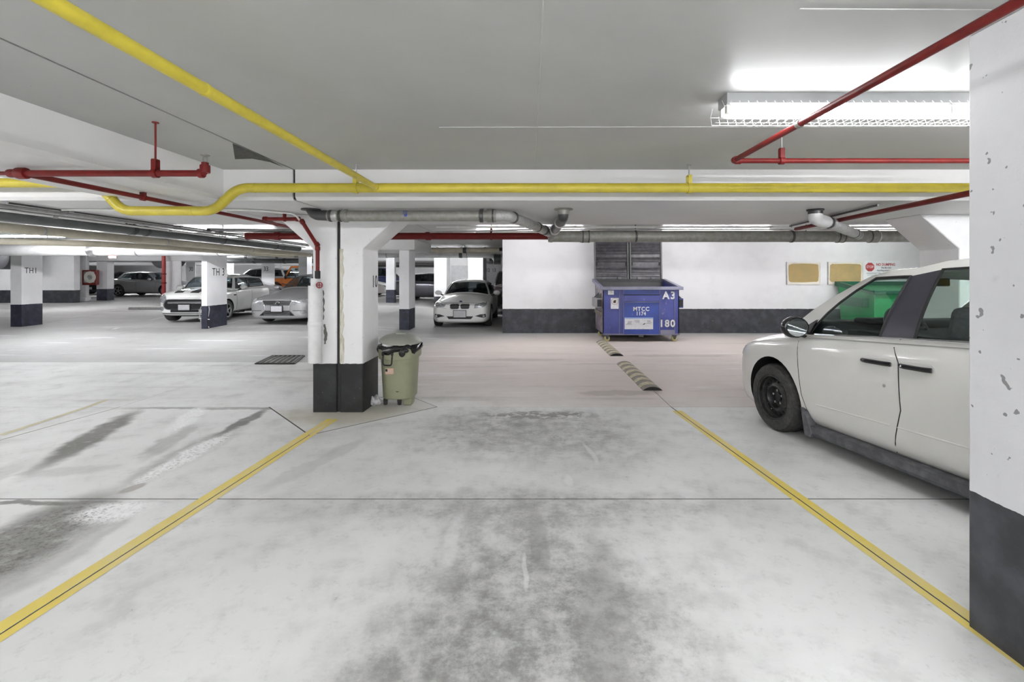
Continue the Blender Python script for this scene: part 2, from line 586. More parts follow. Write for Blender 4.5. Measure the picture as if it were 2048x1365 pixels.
def xr(y):
    return 1.72 + (1.838 - 1.72) * (5.44 - min(y, 5.44)) / (5.44 - 1.954)


def inset(poly, d):
    out = []
    n = len(poly)
    cx, cy = sum(p[0] for p in poly) / n, sum(p[1] for p in poly) / n
    for i in range(n):
        p0, p1, p2 = Vector(poly[i - 1]), Vector(poly[i]), Vector(poly[(i + 1) % n])
        e1, e2 = (p1 - p0).normalized(), (p2 - p1).normalized()
        n1, n2 = Vector((-e1.y, e1.x)), Vector((-e2.y, e2.x))
        b = (n1 + n2)
        b = b / max(0.2, b.dot(n1))
        out.append(p1 + b * d)
    return out


slabs = []
rows = [Y0, YA, YB, 8.5]
DX, DY = 1.02, 1.12
for r in range(3):
    ya, yb = rows[r], rows[r + 1]
    cols = [(-12, -12), (-4.95, -4.95), (XL, XL), (xr(ya), xr(yb)), (X1, X1)]
    for k in range(4):
        (a0, a1), (b0, b1) = cols[k], cols[k + 1]
        poly = [(a0, ya), (b0, ya), (b1, yb), (a1, yb)]
        if r == 1 and k == 1:
            poly = [(a0, ya), (b0, ya), (XL, YB - DY), (XL - DX, YB), (a1, yb)]
        if r == 1 and k == 2:
            poly = [(a0, ya), (b0, ya), (b1, yb), (XL + DX, YB), (XL, YB - DY)]
        if r == 2 and k == 1:
            poly = [(a0, ya), (XL - DX, YB), (XL, YB + DY), (b1, yb), (a1, yb)]
        if r == 2 and k == 2:
            poly = [(XL + DX, YB), (b0, ya), (b1, yb), (a1, yb), (XL, YB + DY)]
        slabs.append((poly, 0.008 if not (r == 2) else 0.004, 'aisle' if r == 2 else ('left', 'left', 'stall', 'plain')[k]))
for poly, d, zn in slabs:
    q = inset(poly, d)
    b = MB()
    n = len(q)
    b.add([(p[0], p[1], floor_z(0, p[1])) for p in q] + [(p[0], p[1], floor_z(0, p[1]) - 0.0035) for p in q], [tuple(range(n))] + [(k, n + k, n + (k + 1) % n, (k + 1) % n) for k in range(n)])
    b.build('slab', M['floor_' + zn], floor, smooth=False)
b = MB()
for s in (-1, 1):
    q = [(XL - DX + .01, YB), (XL + DX - .01, YB), (XL, YB + s * (DY - .01))]
    b.add([(p[0], p[1], floor_z(0, p[1])) for p in q], [(0, 1, 2)])
b.build('slab', M['floor_diamond'], floor, smooth=False)


def strip(name, pts, w0, w1, mt, dz=0.0015):
    """paint strip between two offsets beside a ground line"""
    b = MB()
    vs = []
    for i, p in enumerate(pts):
        a = Vector(pts[max(0, i - 1)])
        c = Vector(pts[min(len(pts) - 1, i + 1)])
        d = (c - a).normalized()
        nn = Vector((d.y, -d.x))
        for w in (w0, w1):
            q = Vector(p) + nn * w
            vs.append((q.x, q.y, floor_z(q.x, q.y) + dz))
    b.add(vs, [(2 * i, 2 * i + 1, 2 * i + 3, 2 * i + 2) for i in range(len(pts) - 1)])
    return b.build(name, mt, floor, smooth=False)


for w0, w1 in ((-0.078, -0.0045), (0.0045, 0.05)):
    strip('stall_line', [(XL, -1.5), (XL, YA), (XL, 5.08)], w0, w1, M['yellow_line'])
for w0, w1 in ((-0.047, -0.0045), (0.0045, 0.064)):
    strip('stall_line', [(xr(0.2), 0.2), (xr(YA), YA), (xr(5.44), 5.44)], w0, w1, M['yellow_line'])
p, q = ground(0, 872), ground(215, 800)
mdp = p.lerp(q, (5.63 - p.y) / (q.y - p.y))
strip('stall_line', [(p.x, p.y), (mdp.x, mdp.y), (q.x, q.y)], -0.04, 0.03, mat('faint_yellow_line', (0.62, 0.58, 0.40), 0.7))
for a, b_ in (((45, 652), (260, 616)), ((226, 659), (330, 634)), ((455, 648), (490, 640))):
    p, q = ground(*a), ground(*b_)
    strip('stall_line', [(p.x, p.y), (q.x, q.y)], -0.05, 0.05, M['faint_line'], 0.004)

# floor drain with bars
dr = thing('floor_drain', 'rectangular slotted metal drain grate set in the aisle floor', 'drain', ground(560, 721))
pd = [ground(*q) for q in ((511, 729), (588, 729), (608, 713), (545, 713))]
od = Vector(dr.location)
m1 = (pd[0] + pd[3]) / 2
b = MB()
b.add([p + Vector((0, 0, 0.003)) for p in pd], [(0, 1, 2, 3)])
b.build('sump', M['black'], dr, od, smooth=False)
for k in range(7):
    t = (k + 0.5) / 7
    a, c = pd[0].lerp(pd[1], t), pd[3].lerp(pd[2], t)
    MB().tube([a + Vector((0, 0, 0.006)), c + Vector((0, 0, 0.006))], 0.016, 6).build('bar', M['cast_iron'], dr, od)
fr = MB()
for i in range(4):
    fr.tube([pd[i] + Vector((0, 0, 0.005)), pd[(i + 1) % 4] + Vector((0, 0, 0.005))], 0.02, 6)
fr.build('frame', M['clamp'], dr, od)

# ------------------------------------------------------------------ ceiling
def soffit_material(name, ca, cb):
    m = NT(name)
    c = m.mix(m.ramp(m.noise(0.5, 5), 0.35, 0.7), ca, cb)
    c = m.mix(m.math('MULTIPLY', m.ramp(m.noise(11, 6, 0.7, stretch=(0.4, 1.6, 1)), 0.67, 0.74), 0.3), c, (0.48, 0.48, 0.46))
    c = m.mix(m.math('MULTIPLY', m.ramp(m.noise(9, 3, 0.6), 0.76, 0.80), 0.8), c, (0.22, 0.22, 0.2))
    m.l(c, m.b.inputs['Base Color'])
    m.b.inputs['Roughness'].default_value = 0.42
    m.bump(m.noise(7, 6, 0.7, stretch=(0.5, 1.5, 1)), 0.12, 0.012)
    return m.m


M['soffit'] = soffit_material('shaded_soffit_paint', (0.45, 0.455, 0.44), (0.39, 0.395, 0.385))  # darker ceiling colour stands in for the weaker bounce light there
M['beam'] = soffit_material('lit_beam_paint', (0.74, 0.74, 0.735), (0.66, 0.66, 0.655))  # lighter version of the ceiling paint, for the more brightly lit beam faces
XJ = -2.2
g = MB()
g.span((X0, Y0, ZC), (XJ - 0.008, Y1, ZC + 0.25))
g.span((XJ + 0.008, Y0, ZC), (X1, Y1, ZC + 0.25))
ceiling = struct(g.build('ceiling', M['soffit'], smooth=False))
MB().span((XJ - 0.02, Y0, ZC + 0.02), (XJ + 0.02, 4.36, ZC + 0.06)).build('expansion_joint', M['black'], ceiling)


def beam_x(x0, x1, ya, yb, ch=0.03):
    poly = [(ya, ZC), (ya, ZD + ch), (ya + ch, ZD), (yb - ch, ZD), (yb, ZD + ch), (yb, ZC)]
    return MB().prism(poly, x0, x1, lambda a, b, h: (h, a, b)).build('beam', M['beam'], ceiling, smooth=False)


beam_x(X0, XJ - 0.012, 4.35, 6.5)
beam_x(XJ + 0.012, X1, 4.35, 6.5)
MB().span((XJ - 0.012, 4.37, ZD + 0.01), (XJ + 0.012, 6.4, ZC)).build('expansion_joint', M['black'], ceiling)
poly = [(-3.8, ZC), (-3.8, ZD + .03), (-3.77, ZD), (-2.89, ZD), (-2.86, ZD + .03), (-2.86, ZC)]
MB().prism(poly, Y0, 4.351, lambda a, b, h: (a, h, b)).build('beam', M['beam'], ceiling, smooth=False)
beam_x(X0, -3.2, 13.0, 15.2)
beam_x(X0, -2.0, 23.5, 26.0)
beam_x(X0, -2.0, 34, 36)
# spalled strip beside the expansion joint, form seams
sp = [at(465, 286, 1), at(528, 313, 1), at(566, 334, 1), at(541, 324, 1), at(505, 317, 1), at(470, 318, 1)]
b = MB()
pts = []
for q in sp:
    d = q - Vector((0, 0, CAM_H))
    k = (ZC - CAM_H) / d.z
    pts.append(Vector((0, 0, CAM_H)) + d * k)
b.add([p - Vector((0, 0, 0.003)) for p in pts], [tuple(range(len(pts)))])
b.build('spalled_patch', mat('bare_spalled_concrete', (0.10, 0.10, 0.09), 0.9, 0, 0.2, 40, bump=0.6), ceiling, smooth=False)
for a, c in (((0.045, 0.6), (0.06, 4.34)), ((-0.6, 3.1), (2.9, 3.08)), ((1.0, 1.72), (3.2, 1.74))):
    MB().tube([(a[0], a[1], ZC), (c[0], c[1], ZC)], 0.004, 6).build('form_seam', M['soffit'], ceiling)

# ------------------------------------------------------------------ walls
M['wall12'] = paint_wall('painted_wall_band', 0.665, (0.75, 0.74, 0.745), chips=0.8)
M['wallfar'] = paint_wall('painted_far_wall', 0.90, chips=0.05)
M['wallplain'] = paint_wall('painted_plain_wall', -1.0, pits=0.1)
WY = 12.75
WXL = (1005 - PX) / FPX * WY
struct(MB().span((WXL, WY, -0.05), (X1, WY + 0.25, ZC)).build('wall_back', M['wall12'], smooth=False))
struct(MB().span((X0, Y1, -0.1), (X1, Y1 + 0.2, ZC)).build('wall_far', M['wallfar'], smooth=False))
struct(MB().span((X1, Y0, -0.1), (X1 + 0.2, Y1, ZC)).build('wall_right', M['wall12'], smooth=False))
struct(MB().span((X0 - 0.2, Y0, -0.1), (X0, Y1, ZC)).build('wall_left', M['wallfar'], smooth=False))
struct(MB().span((X0, Y0 - 0.2, -0.1), (X1, Y0, ZC)).build('wall_camera_side', M['wallplain'], smooth=False))
# partition behind the TH1 pillar
a, b_ = at(-60, 0, 22.3), at(148, 0, 22.3)
struct(MB().span((a.x, 22.3, 0.2), (b_.x, 22.6, ZC)).build('wall_partition', paint_wall('partition_paint', 0.86, chips=0.02), smooth=False))
# stair core behind the white sedan
core = MB()
core.span((at(868, 0, 21).x, 21, -0.05), (at(893, 0, 21).x, 21.9, ZC))
core.span((at(890, 0, 22.6).x, 22.6, -0.05), (at(940, 0, 22.6).x, 22.9, ZC))
core.span((at(936, 0, 21.2).x, 21.2, -0.05), (at(966, 0, 21.2).x, 22.9, ZC))
core = struct(core.build('wall_stair_core', paint_wall('core_paint', 0.62, chips=0.05, white=(0.78, 0.78, 0.78)), smooth=False))
MB().span((at(903, 0, 22.58).x, 22.57, 0), (at(936, 0, 22.58).x, 22.6, 2.05)).build('door_panel', mat('grey_door', (0.62, 0.62, 0.63), 0.5), core, smooth=False)
s2 = struct(MB().span((at(964, 0, 26).x, 26, -0.05), (at(1040, 0, 26).x, 26.3, ZC)).build('wall_rear_partition', paint_wall('rear_paint', 0.62, chips=0.02), smooth=False))
for i, (px, t) in enumerate(((976, '12'), (988, '13'))):
    text(t, 0.28, M['stencil'], s2, at(px, 541, 25.99), FRONT, sx=0.8)

# ------------------------------------------------------------------ columns
def shaft(profile, y0, y1, name, mt, parent, o):
    return MB().prism(profile, y0, y1, lambda a, b, h: (a, h, b)).build(name, mt, parent, o, smooth=False, bevel=0.012)


CY0, CY1 = 5.374, 5.92
o = Vector((-2.2, CY0, 0))
M['col10'] = paint_wall('pillar_paint_10', 0.572, black=(0.010, 0.0105, 0.011), chips=0.6)
c10 = thing('column', 'white flared concrete pillar stencilled 10 with black base beside the trash bin', 'pillar', o)
shaft([(-2.50, -0.05), (-2.222, -0.05), (-2.222, ZD), (-2.95, ZD), (-2.50, 1.905)], CY0, CY1, 'shaft', M['col10'], c10, o)
shaft([(-2.186, -0.05), (-1.918, -0.05), (-1.918, 1.905), (-1.475, ZD), (-2.186, ZD)], CY0, CY1, 'shaft', M['col10'], c10, o)
MB().span((-2.222, CY0 + 0.02, 0), (-2.186, CY1 - .02, ZD)).build('joint_gap', M['black'], c10, o)
jt = MB()
rj = random.Random(5)
edge = [(-2.145 + rj.uniform(-.012, .012), .58 + k * .055) for k in range(25)]
jt.prism([(-2.186, .58)] + edge + [(-2.186, 1.9)], CY0 - .003, CY0 + .01, lambda a, c, h: (a, h, c))
jt.build('sealant_strip', mat('yellowed_sealant', (0.70, 0.68, 0.58), 0.8, 0, 0.25, 30, bump=0.8, col2=(0.36, 0.33, 0.20), stretch=(3, 3, .35)), c10, o)
text('10', 0.215, M['stencil'], c10, (-1.9165, 5.78, 1.51), RIGHT, sx=0.9, o=o, space=1.1)
# spalls on the left shaft
b = MB()
for (x0, z0, z1, w) in ((-2.352, 1.03, 0.80, .016), (-2.372, 1.42, 1.08, .006)):
    q = [(x0 + rj.uniform(-.006, .006) - w, z0 + (z1 - z0) * k / 9) for k in range(10)]
    q2 = [(x0 + rj.uniform(-.008, .008) + w * math.sin(math.pi * (k + .5) / 10), z0 + (z1 - z0) * k / 9) for k in range(9, -1, -1)]
    b.prism(q + q2, CY0 - 0.003, CY0 + 0.01, lambda a, c, h: (a, h, c))
b.build('spalled_scar', mat('scar_grey', (0.16, 0.16, 0.14), 0.9), c10, o)

o = Vector((5.2, CY0, 0))
c11 = thing('column', 'white flared concrete pillar head beyond the minivan, mostly hidden by near pillar', 'pillar', o)
shaft([(4.97, -0.02), (5.5, -0.02), (5.5, 1.905), (5.95, ZD), (4.52, ZD), (4.97, 1.905)], CY0, CY1, 'shaft', M['col10'], c11, o)

o = Vector((2.13, 1.6, floor_z(0, 1.6)))
cn = thing('column', 'large white concrete pillar with black base closest at the right edge', 'pillar', o)
b = MB()
fz = floor_z(0, 1.3)
b.span((1.817, 1.15, 0.05), (2.42, 1.922, ZC))
b.build('shaft', paint_wall('near_pillar_paint', 0.712, (0.74, 0.74, 0.76), (0.03, 0.031, 0.036), chips=0.08, pits=0.75), cn, o, smooth=False, bevel=0.006)


def pier(px0, pxc, px1, d, label, txt=None, tpx=None, tpy=None, th=0.3, band=0.62, front_text=False, white=(0.84, 0.84, 0.85)):
    """wall-like pillar: front face from px0 to pxc at depth d, side face from pxc to px1"""
    xa, xc = (px0 - PX) / FPX * d, (pxc - PX) / FPX * d
    d1 = xc * FPX / (px1 - PX) if px1 > pxc else d + 0.6
    z = floor_z(xc, d)
    o = Vector(((xa + xc) / 2, d, z))
    t = thing('column', label, 'pillar', o)
    MB().span((xa, d, z - 0.03), (xc, d1, ZC if d < 13 else ZC)).build('shaft', paint_wall('pier_paint', z + band, white, (0.02, 0.022, 0.035), chips=0.06), t, o, smooth=False)
    if txt:
        if front_text:
            text(txt, th, M['stencil'], t, at(tpx, tpy, d - 0.002), FRONT, sx=0.75, o=o)
        else:
            dd = xc * FPX / (tpx - PX)
            text(txt, th, M['stencil'], t, (xc + 0.002, dd, CAM_H + (PY - tpy) / FPX * dd), RIGHT, sx=0.75, o=o, space=1.15)
    return t


pier(21, 43, 85, 13.0, 'white pillar stencilled TH1 with dark base at far left', 'TH1', 62, 542, 0.23)
th3 = pier(403, 414, 454, 12.6, 'white pillar stencilled TH3 standing before the white hatchback', 'TH 3', 437, 545, 0.30)
pier(798.5, 818, 830, 13.2, 'slim white pillar with black base just behind the trash bin', band=0.60)
pier(193, 214, 228, 24.0, 'white pillar with dark base between hose cabinet and silver sedan', band=0.6)
pier(332, 362, 363.5, 23.6, 'white pillar beside the red standpipe at the left', band=0.35)
pier(372, 391, 391.5, 30, 'distant grey-white pillar stencilled 30', '30', 382, 539, 0.4, front_text=True)
pier(454, 467, 467.5, 30.5, 'distant narrow pillar stencilled 29 above the white hatchback', '29', 460, 539, 0.4, front_text=True)
pier(523, 549, 549.6, 21, 'white pillar stencilled 33 left of the orange off-roader', '33', 532, 538.5, 0.3, front_text=True)
pier(557, 564, 564.5, 31, 'thin distant pillar right behind the orange off-roader windscreen')
pier(597, 614, 624, 17.6, 'white pillar hiding the rear of the orange off-roader')
pier(772, 789, 792, 22.5, 'short-looking white pillar seen between pillar 10 and the slim pillar')

# wire bundle tied at the foot of pillar TH3
o = ground(412, 657)
t = thing('cable_bundle', 'tangled black and white cables tied to the base of pillar TH3', 'cables', o)
rng = random.Random(4)
for k in range(5):
    b = MB()
    z0 = o.z
    b.tube([(o.x - 0.10 + 0.05 * k + rng.uniform(-.02, .02), o.y - 0.05 - 0.02 * (k % 2), z0 + h) for h in (0.02, 0.12, 0.25, 0.38, 0.52, 0.6)], 0.013, 5)
    for i, v in enumerate(b.v):
        v.x += 0.03 * math.sin(v.z * 9 + k * 2)
    b.build('cable', M['black'] if k % 2 else M['galv'], t, o)
MB().tube([(o.x - 0.15, o.y - 0.06, o.z + 0.27), (o.x + 0.15, o.y - 0.08, o.z + 0.25)], 0.012, 5).build('tie', M['stencil_white'], t, o)

# ------------------------------------------------------------------ pipes and hangers
def pipe(label, cat, pts, r, mt, fil=0.0, n=14, name='pipe', seg=5, group=None):
    o = Vector(pts[0])
    t = thing(name, label, cat, o, group=group)
    t['_o'] = tuple(o)
    MB().tube(pts, r, n, fil, seg).build('run', mt, t, o)
    return t


def org(t):
    return Vector(t['_o'])


def collar(t, p, d, r, ln, mt, name='coupling', n=14):
    p, d = Vector(p), Vector(d).normalized()
    b = MB()
    b.lathe([(0, -ln / 2), (r * 0.94, -ln / 2), (r, -ln / 2 + ln * .12), (r, ln / 2 - ln * .12), (r * 0.94, ln / 2), (0, ln / 2)], p, d, n)
    return b.build(name, mt, t, org(t))


def clevis(t, p, r, ztop, mt_rod, mt_clamp, ax='x', w=0.03):
    """clevis hanger ring and threaded rod up to the soffit"""
    p = Vector(p)
    d = Vector((1, 0, 0)) if ax == 'x' else Vector((0, 1, 0))
    b = MB()
    b.lathe([(r + 0.002, -w / 2), (r + 0.009, -w / 2), (r + 0.009, w / 2), (r + 0.002, w / 2)], p, d, 16, True)
    sd = Vector((0, 1, 0)) if ax == 'x' else Vector((1, 0, 0))
    for s in (-1, 1):
        q = p + sd * s * (r * 0.8) + Vector((0, 0, r * 0.55 + 0.03))
        b.box(q, (w if ax == 'x' else 0.006, 0.006 if ax == 'x' else w, 0.07 + r * 0.9))
    b.box(p + Vector((0, 0, r + 0.066)), (w if ax == 'x' else 2 * r * 0.8, 2 * r * 0.8 if ax == 'x' else w, 0.008))
    h = b.build('hanger', mt_clamp, t, org(t))
    MB().cyl(p + Vector((0, 0, r + 0.06)), (p.x, p.y, ztop), 0.006, 8).build('rod', mt_rod, h, org(t))
    MB().cyl((p.x, p.y, ztop - 0.006), (p.x, p.y, ztop), 0.02, 10).build('anchor', mt_rod, h, org(t))
    return h


YP, ZP, RP = 4.16, 2.378, 0.0425
zlow = 2.172
ym = pipe('thick yellow gas main running along the ceiling beam with a dip under the left beam', 'pipe', [(9.5, YP, ZP), (-2.60, YP, ZP), (-2.82, YP, zlow), (-3.64, YP, zlow), (-3.86, YP, ZP + 0.045), (-7.5, YP, ZP + 0.045)], RP, M['yellow_pipe'], 0.09, 18)
for px in (712, 1378):
    clevis(ym, ((px - PX) / FPX * YP, YP, ZP), RP, ZC, M['galv'], M['yellow_pipe'])
clevis(ym, (6.2, YP, ZP), RP, ZC, M['galv'], M['yellow_pipe'])
for p, d in (((-2.45, YP, ZP), (1, 0, 0)), ((-2.73, YP, 2.26), (-.22, 0, -.206)), ((-3.0, YP, zlow), (1, 0, 0)), ((-3.73, YP, 2.275), (-.22, 0, .25))):
    collar(ym, p, d, RP + 0.0025, 0.012, M['yellow_pipe'], 'weld')
yb = pipe('thinner yellow gas branch pipe crossing the ceiling towards the thick yellow main', 'pipe', [(-1.36, -3.4, ZP), (-1.36, YP - 0.02, ZP)], 0.0265, M['yellow_pipe'])
collar(yb, (-1.36, YP - 0.055, ZP), (0, 1, 0), 0.031, 0.04, M['yellow_pipe'], 'tee_socket')
collar(yb, (-1.36, 1.95, ZP), (0, 1, 0), 0.029, 0.03, M['yellow_pipe'])

# red sprinkler line at the left
YS, ZS, RS = 3.0, 2.255, 0.021
rs = pipe('red sprinkler pipe with upright head hanging below the left ceiling', 'pipe', [(-3.30, YS, ZS), (-2.09, YS, ZS), (-2.09, YS, ZS + 0.07)], RS, M['red_pipe'], 0.03)
collar(rs, (-2.115, YS, ZS), (1, 0, 0), RS + 0.009, 0.03, M['red_pipe'], 'elbow')
collar(rs, (-2.09, YS, ZS + 0.028), (0, 0, 1), RS + 0.009, 0.05, M['red_pipe'], 'elbow')
hd = MB()
hd.cyl((-2.09, YS, ZS + 0.06), (-2.09, YS, ZS + 0.075), 0.012, 10)
for s in (-1, 1):
    hd.tube([(-2.09 + s * 0.010, YS, ZS + 0.07), (-2.09 + s * 0.014, YS, ZS + 0.095), (-2.09 + s * 0.006, YS, ZS + 0.115)], 0.0035, 6)
hd.cyl((-2.09, YS, ZS + 0.075), (-2.09, YS, ZS + 0.11), 0.003, 8)
hd.lathe([(0, 0.113), (0.026, 0.113), (0.028, 0.118), (0, 0.121)], (-2.09, YS, ZS), (0, 0, 1), 14)
hd.build('sprinkler_head', M['cast_iron'], rs, org(rs))
clevis(rs, (-2.41, YS, ZS), RS, ZC, M['red_pipe'], M['red_pipe'])
collar(rs, (-3.27, YS, ZS), (1, 0, 0), RS + 0.016, 0.06, M['red_pipe'], 'tee')
collar(rs, (-3.33, YS, ZS), (1, 0, 0), RS + 0.006, 0.05, M['red_pipe'], 'reducer')
MB().cyl((-3.34, YS, ZS), (-4.6, YS, ZS), 0.013, 10).build('run', M['red_pipe'], rs, org(rs))
rb = pipe('red sprinkler branch pipe receding from the left tee under the beam', 'pipe', [(-3.27, YS + 0.01, ZS), (-3.27, 6.75, ZS)], 0.019, M['red_pipe'])
clevis(rb, (-3.27, 3.94, ZS), 0.019, ZD, M['clamp'], M['red_pipe'], 'y')
rd = pipe('red drop pipe bending down the left face of pillar 10 to a hose valve', 'pipe', [(-3.20, 5.9, 2.235), (-3.02, 5.29, 2.235), (-2.60, 5.29, 2.235), (-2.405, 5.29, 1.93), (-2.405, 5.29, 1.60)], 0.021, M['red_pipe'], 0.05)
for p, d in (((-3.0, 5.29, 2.235), (1, 0, 0)), ((-2.63, 5.29, 2.235), (1, 0, 0)), ((-2.58, 5.29, 2.205), (.195, 0, -.305)), ((-2.41, 5.29, 1.945), (.195, 0, -.305)), ((-2.405, 5.29, 1.90), (0, 0, 1))):
    collar(rd, p, d, 0.028, 0.045, M['red_pipe'], 'elbow')
clevis(rd, (-2.78, 5.29, 2.235), 0.021, ZD, M['red_pipe'], M['red_pipe'], w=0.02)
collar(rd, (-2.405, 5.29, 1.60), (0, 0, 1), 0.03, 0.09, M['black'], 'union')

sp_ = pipe('white painted standpipe cover with red valve wheel on pillar 10', 'standpipe', [(-2.44, 5.30, 0.60), (-2.44, 5.30, 1.475)], 0.072, M['insul'], n=20, name='standpipe')
collar(sp_, (-2.44, 5.30, 1.045), (0, 0, 1), 0.078, 0.05, M['insul'], 'joint_band')
collar(sp_, (-2.44, 5.30, 1.49), (0, 0, 1), 0.045, 0.14, M['insul'], 'neck')
MB().tube([(-2.40, 5.27, 1.49), (-2.35, 5.20, 1.49)], 0.016, 8).build('valve_stem', M['steel'], sp_, org(sp_))
vw = MB()
vw.lathe([(0.030 + 0.007 * math.cos(a), 0.007 * math.sin(a)) for a in [k * math.pi / 3 for k in range(6)]], (-2.335, 5.18, 1.485), (0.5, -1, 0), 16, True)
vd = Vector((0.5, -1, 0)).normalized()
vu = Vector((0, 0, 1))
vr = vd.cross(vu)
for k in range(4):
    a = k * math.pi / 2
    c = Vector((-2.335, 5.18, 1.485))
    vw.tube([c, c + (vu * math.cos(a) + vr * math.sin(a)) * 0.03], 0.005, 6)
vw.build('valve_wheel', mat('valve_red', (0.28, 0.02, 0.03), 0.4), sp_, org(sp_))
MB().span((-2.49, 5.30, 0.60), (-2.39, 5.38, 0.68)).build('foot_bracket', M['insul'], sp_, org(sp_))

# red sprinkler line at the right, beneath the lamp
YR, ZR = 3.24, 2.40
rr = pipe('red sprinkler pipe passing under the fluorescent lamp and turning right', 'pipe', [(1.425, -3.3, ZR - 0.005), (1.425, YR, ZR - 0.005), (7.5, YR, ZR - 0.005)], 0.0175, M['red_pipe'], 0.02)
collar(rr, (1.425, YR - 0.03, ZR - .005), (0, 1, 0), 0.024, 0.04, M['red_pipe'], 'elbow')
collar(rr, (1.455, YR, ZR - .005), (1, 0, 0), 0.024, 0.04, M['red_pipe'], 'elbow')
clevis(rr, (1.76, YR, ZR - .005), 0.0175, ZC, M['galv'], M['red_pipe'])
collar(rr, (1.425, 2.45, ZR - .005), (0, 1, 0), 0.022, 0.03, M['cast_iron'], 'coupling')
r2 = pipe('red pipe slanting back under the dropped beam above the minivan', 'pipe', [(3.05, 0.0, 2.235), (3.43, 3.67, 2.235), (3.70, 6.45, 2.235)], 0.024, M['red_pipe'])
MB().tube([(3.38, 4.5, 2.275), (3.62, 6.45, 2.275)], 0.011, 8).build('conduit', M['clamp'], r2, org(r2))

# cast-iron drain lines under the dropped beam
YD, ZDp, RD = 4.93, 2.225, 0.058
d1 = pipe('grey cast-iron drain pipe running under the beam from pillar 10 to the first riser', 'drain pipe', [(-2.13, YD, ZDp), (-0.30, YD, ZDp)], RD, M['cast_iron'], n=18)
for px, ln, mt, ex in ((662, .03, 'clamp', .006), (670, .06, 'steel', .004), (681, .03, 'clamp', .006), (692, .05, 'cast_iron', .010), (963, .04, 'clamp', .012), (983, .10, 'cast_iron', .010), (986, .02, 'clamp', .013), (996, .08, 'iron_new', .002)):
    collar(d1, ((px - PX) / FPX * YD, YD, ZDp), (1, 0, 0), RD + ex, ln, M[mt])
for px in (684, 966):
    x = (px - PX) / FPX * YD
    MB().cyl((x, YD, ZDp + RD), (x, YD, ZD), 0.005, 8).build('rod', M['galv'], d1, org(d1))
MB().tube([(-2.10, YD, ZDp), (-2.27, YD, ZDp + 0.01), (-2.32, YD + 0.02, ZD)], RD * .95, 14, 0.09).build('elbow', M['clamp'], d1, org(d1))
MB().cyl((-2.32, YD + .02, ZD - .012), (-2.32, YD + .02, ZD), 0.10, 16).build('flange', M['clamp'], d1, org(d1))
b = MB()
for dx in (-.015, 0.0, .015):
    b.tube([((813 - PX) / FPX * YD + dx, YD - RD - .002, ZDp + .05), ((813 - PX) / FPX * YD + dx * 1.4, YD - RD - .003, ZDp + 0.01)], 0.003, 5)
b.sphere(((814 - PX) / FPX * YD, YD - RD, ZDp), (0.018, 0.004, 0.016), 10, 6)
b.build('paint_mark', mat('blue_paint', (0.05, 0.07, 0.35), 0.5), d1, org(d1))
d2 = pipe('pale drain offset pipe slanting back from the beam drain to the wye', 'drain pipe', [(-0.30, YD, ZDp), (-0.22, YD + .02, ZDp), (0.10, YD + 0.80, 2.19), (0.26, YD + 1.35, 2.172)], RD, M['iron_new'], 0.1, 16)
dv = Vector((0.36, 0.88, -0.03))
for p, d in (((-0.17, YD + .12, 2.222), dv), ((0.10, YD + .80, 2.19), dv), ((0.20, YD + 1.1, 2.18), dv)):
    collar(d2, p, d, RD + .006, 0.03, M['clamp'])
v1 = pipe('first drain riser with flange dropping from the beam into the far drain main', 'drain pipe', [(0.365, YD, ZD), (0.365, YD, 2.215), (0.345, YD + 0.5, 2.18), (0.31, 6.62, 2.165)], 0.056, M['clamp'], 0.08, 16)
MB().lathe([(0, 0), (0.062, 0), (0.064, 0.05), (0.10, 0.052), (0.10, 0.062), (0, 0.062)], (0.365, YD, ZD - 0.062), (0, 0, 1), 16).build('flange', M['cast_iron'], v1, org(v1))
collar(v1, (0.352, YD + .35, 2.19), (-.02, .5, -.03), 0.066, 0.05, M['iron_new'])
collar(v1, (0.33, YD + 1.0, 2.175), (-.02, .5, -.01), 0.068, 0.10, M['iron_new'])
YF, ZF, RF = 6.8, 2.16, 0.082
d3 = pipe('long grey cast-iron drain main hanging before the back wall', 'drain pipe', [(0.28, YF, ZF), (8.4, YF, ZF)], RF, M['cast_iron'], n=18)
for px, ln, ex, mt in ((1102, .05, .006, 'cast_iron'), (1170, .16, .009, 'cast_iron'), (1165, .02, .012, 'clamp'), (1177, .02, .012, 'clamp'), (1271, .03, .008, 'clamp'), (1583, .035, .008, 'clamp'), (1680, .13, .008, 'cast_iron'), (1674, .02, .011, 'clamp'), (1685, .02, .011, 'clamp'), (1745, .15, .008, 'cast_iron'), (1738, .02, .011, 'clamp'), (1754, .02, .011, 'steel'), (1853, .04, .008, 'clamp')):
    collar(d3, ((px - PX) / FPX * YF, YF, ZF), (1, 0, 0), RF + ex, ln, M[mt], n=18)
for px in (1271, 1583, 1612, 1853):
    x = (px - PX) / FPX * YF
    MB().cyl((x, YF, ZF + RF), (x, YF, ZC), 0.008, 8).build('rod', M['clamp'], d3, org(d3))
v2 = pipe('second drain riser, white-wrapped elbow slanting right into the drain main', 'drain pipe', [(3.06, 4.97, ZD), (3.06, 4.97, 2.20), (3.42, 5.28, 2.185), (4.75, 6.70, 2.17)], 0.062, M['iron_new'], 0.09, 16)
MB().lathe([(0, 0), (0.07, 0), (0.072, 0.03), (0.085, 0.035), (0.085, 0.05), (0, 0.05)], (3.06, 4.97, ZD - 0.05), (0, 0, 1), 16).build('flange', M['clamp'], v2, org(v2))
MB().tube([(3.06, 4.97, 2.255), (3.06, 4.97, 2.20), (3.30, 5.17, 2.188)], 0.068, 16, 0.08).build('wrap', M['insul'], v2, org(v2))
dv = Vector((1.33, 1.42, -0.015))
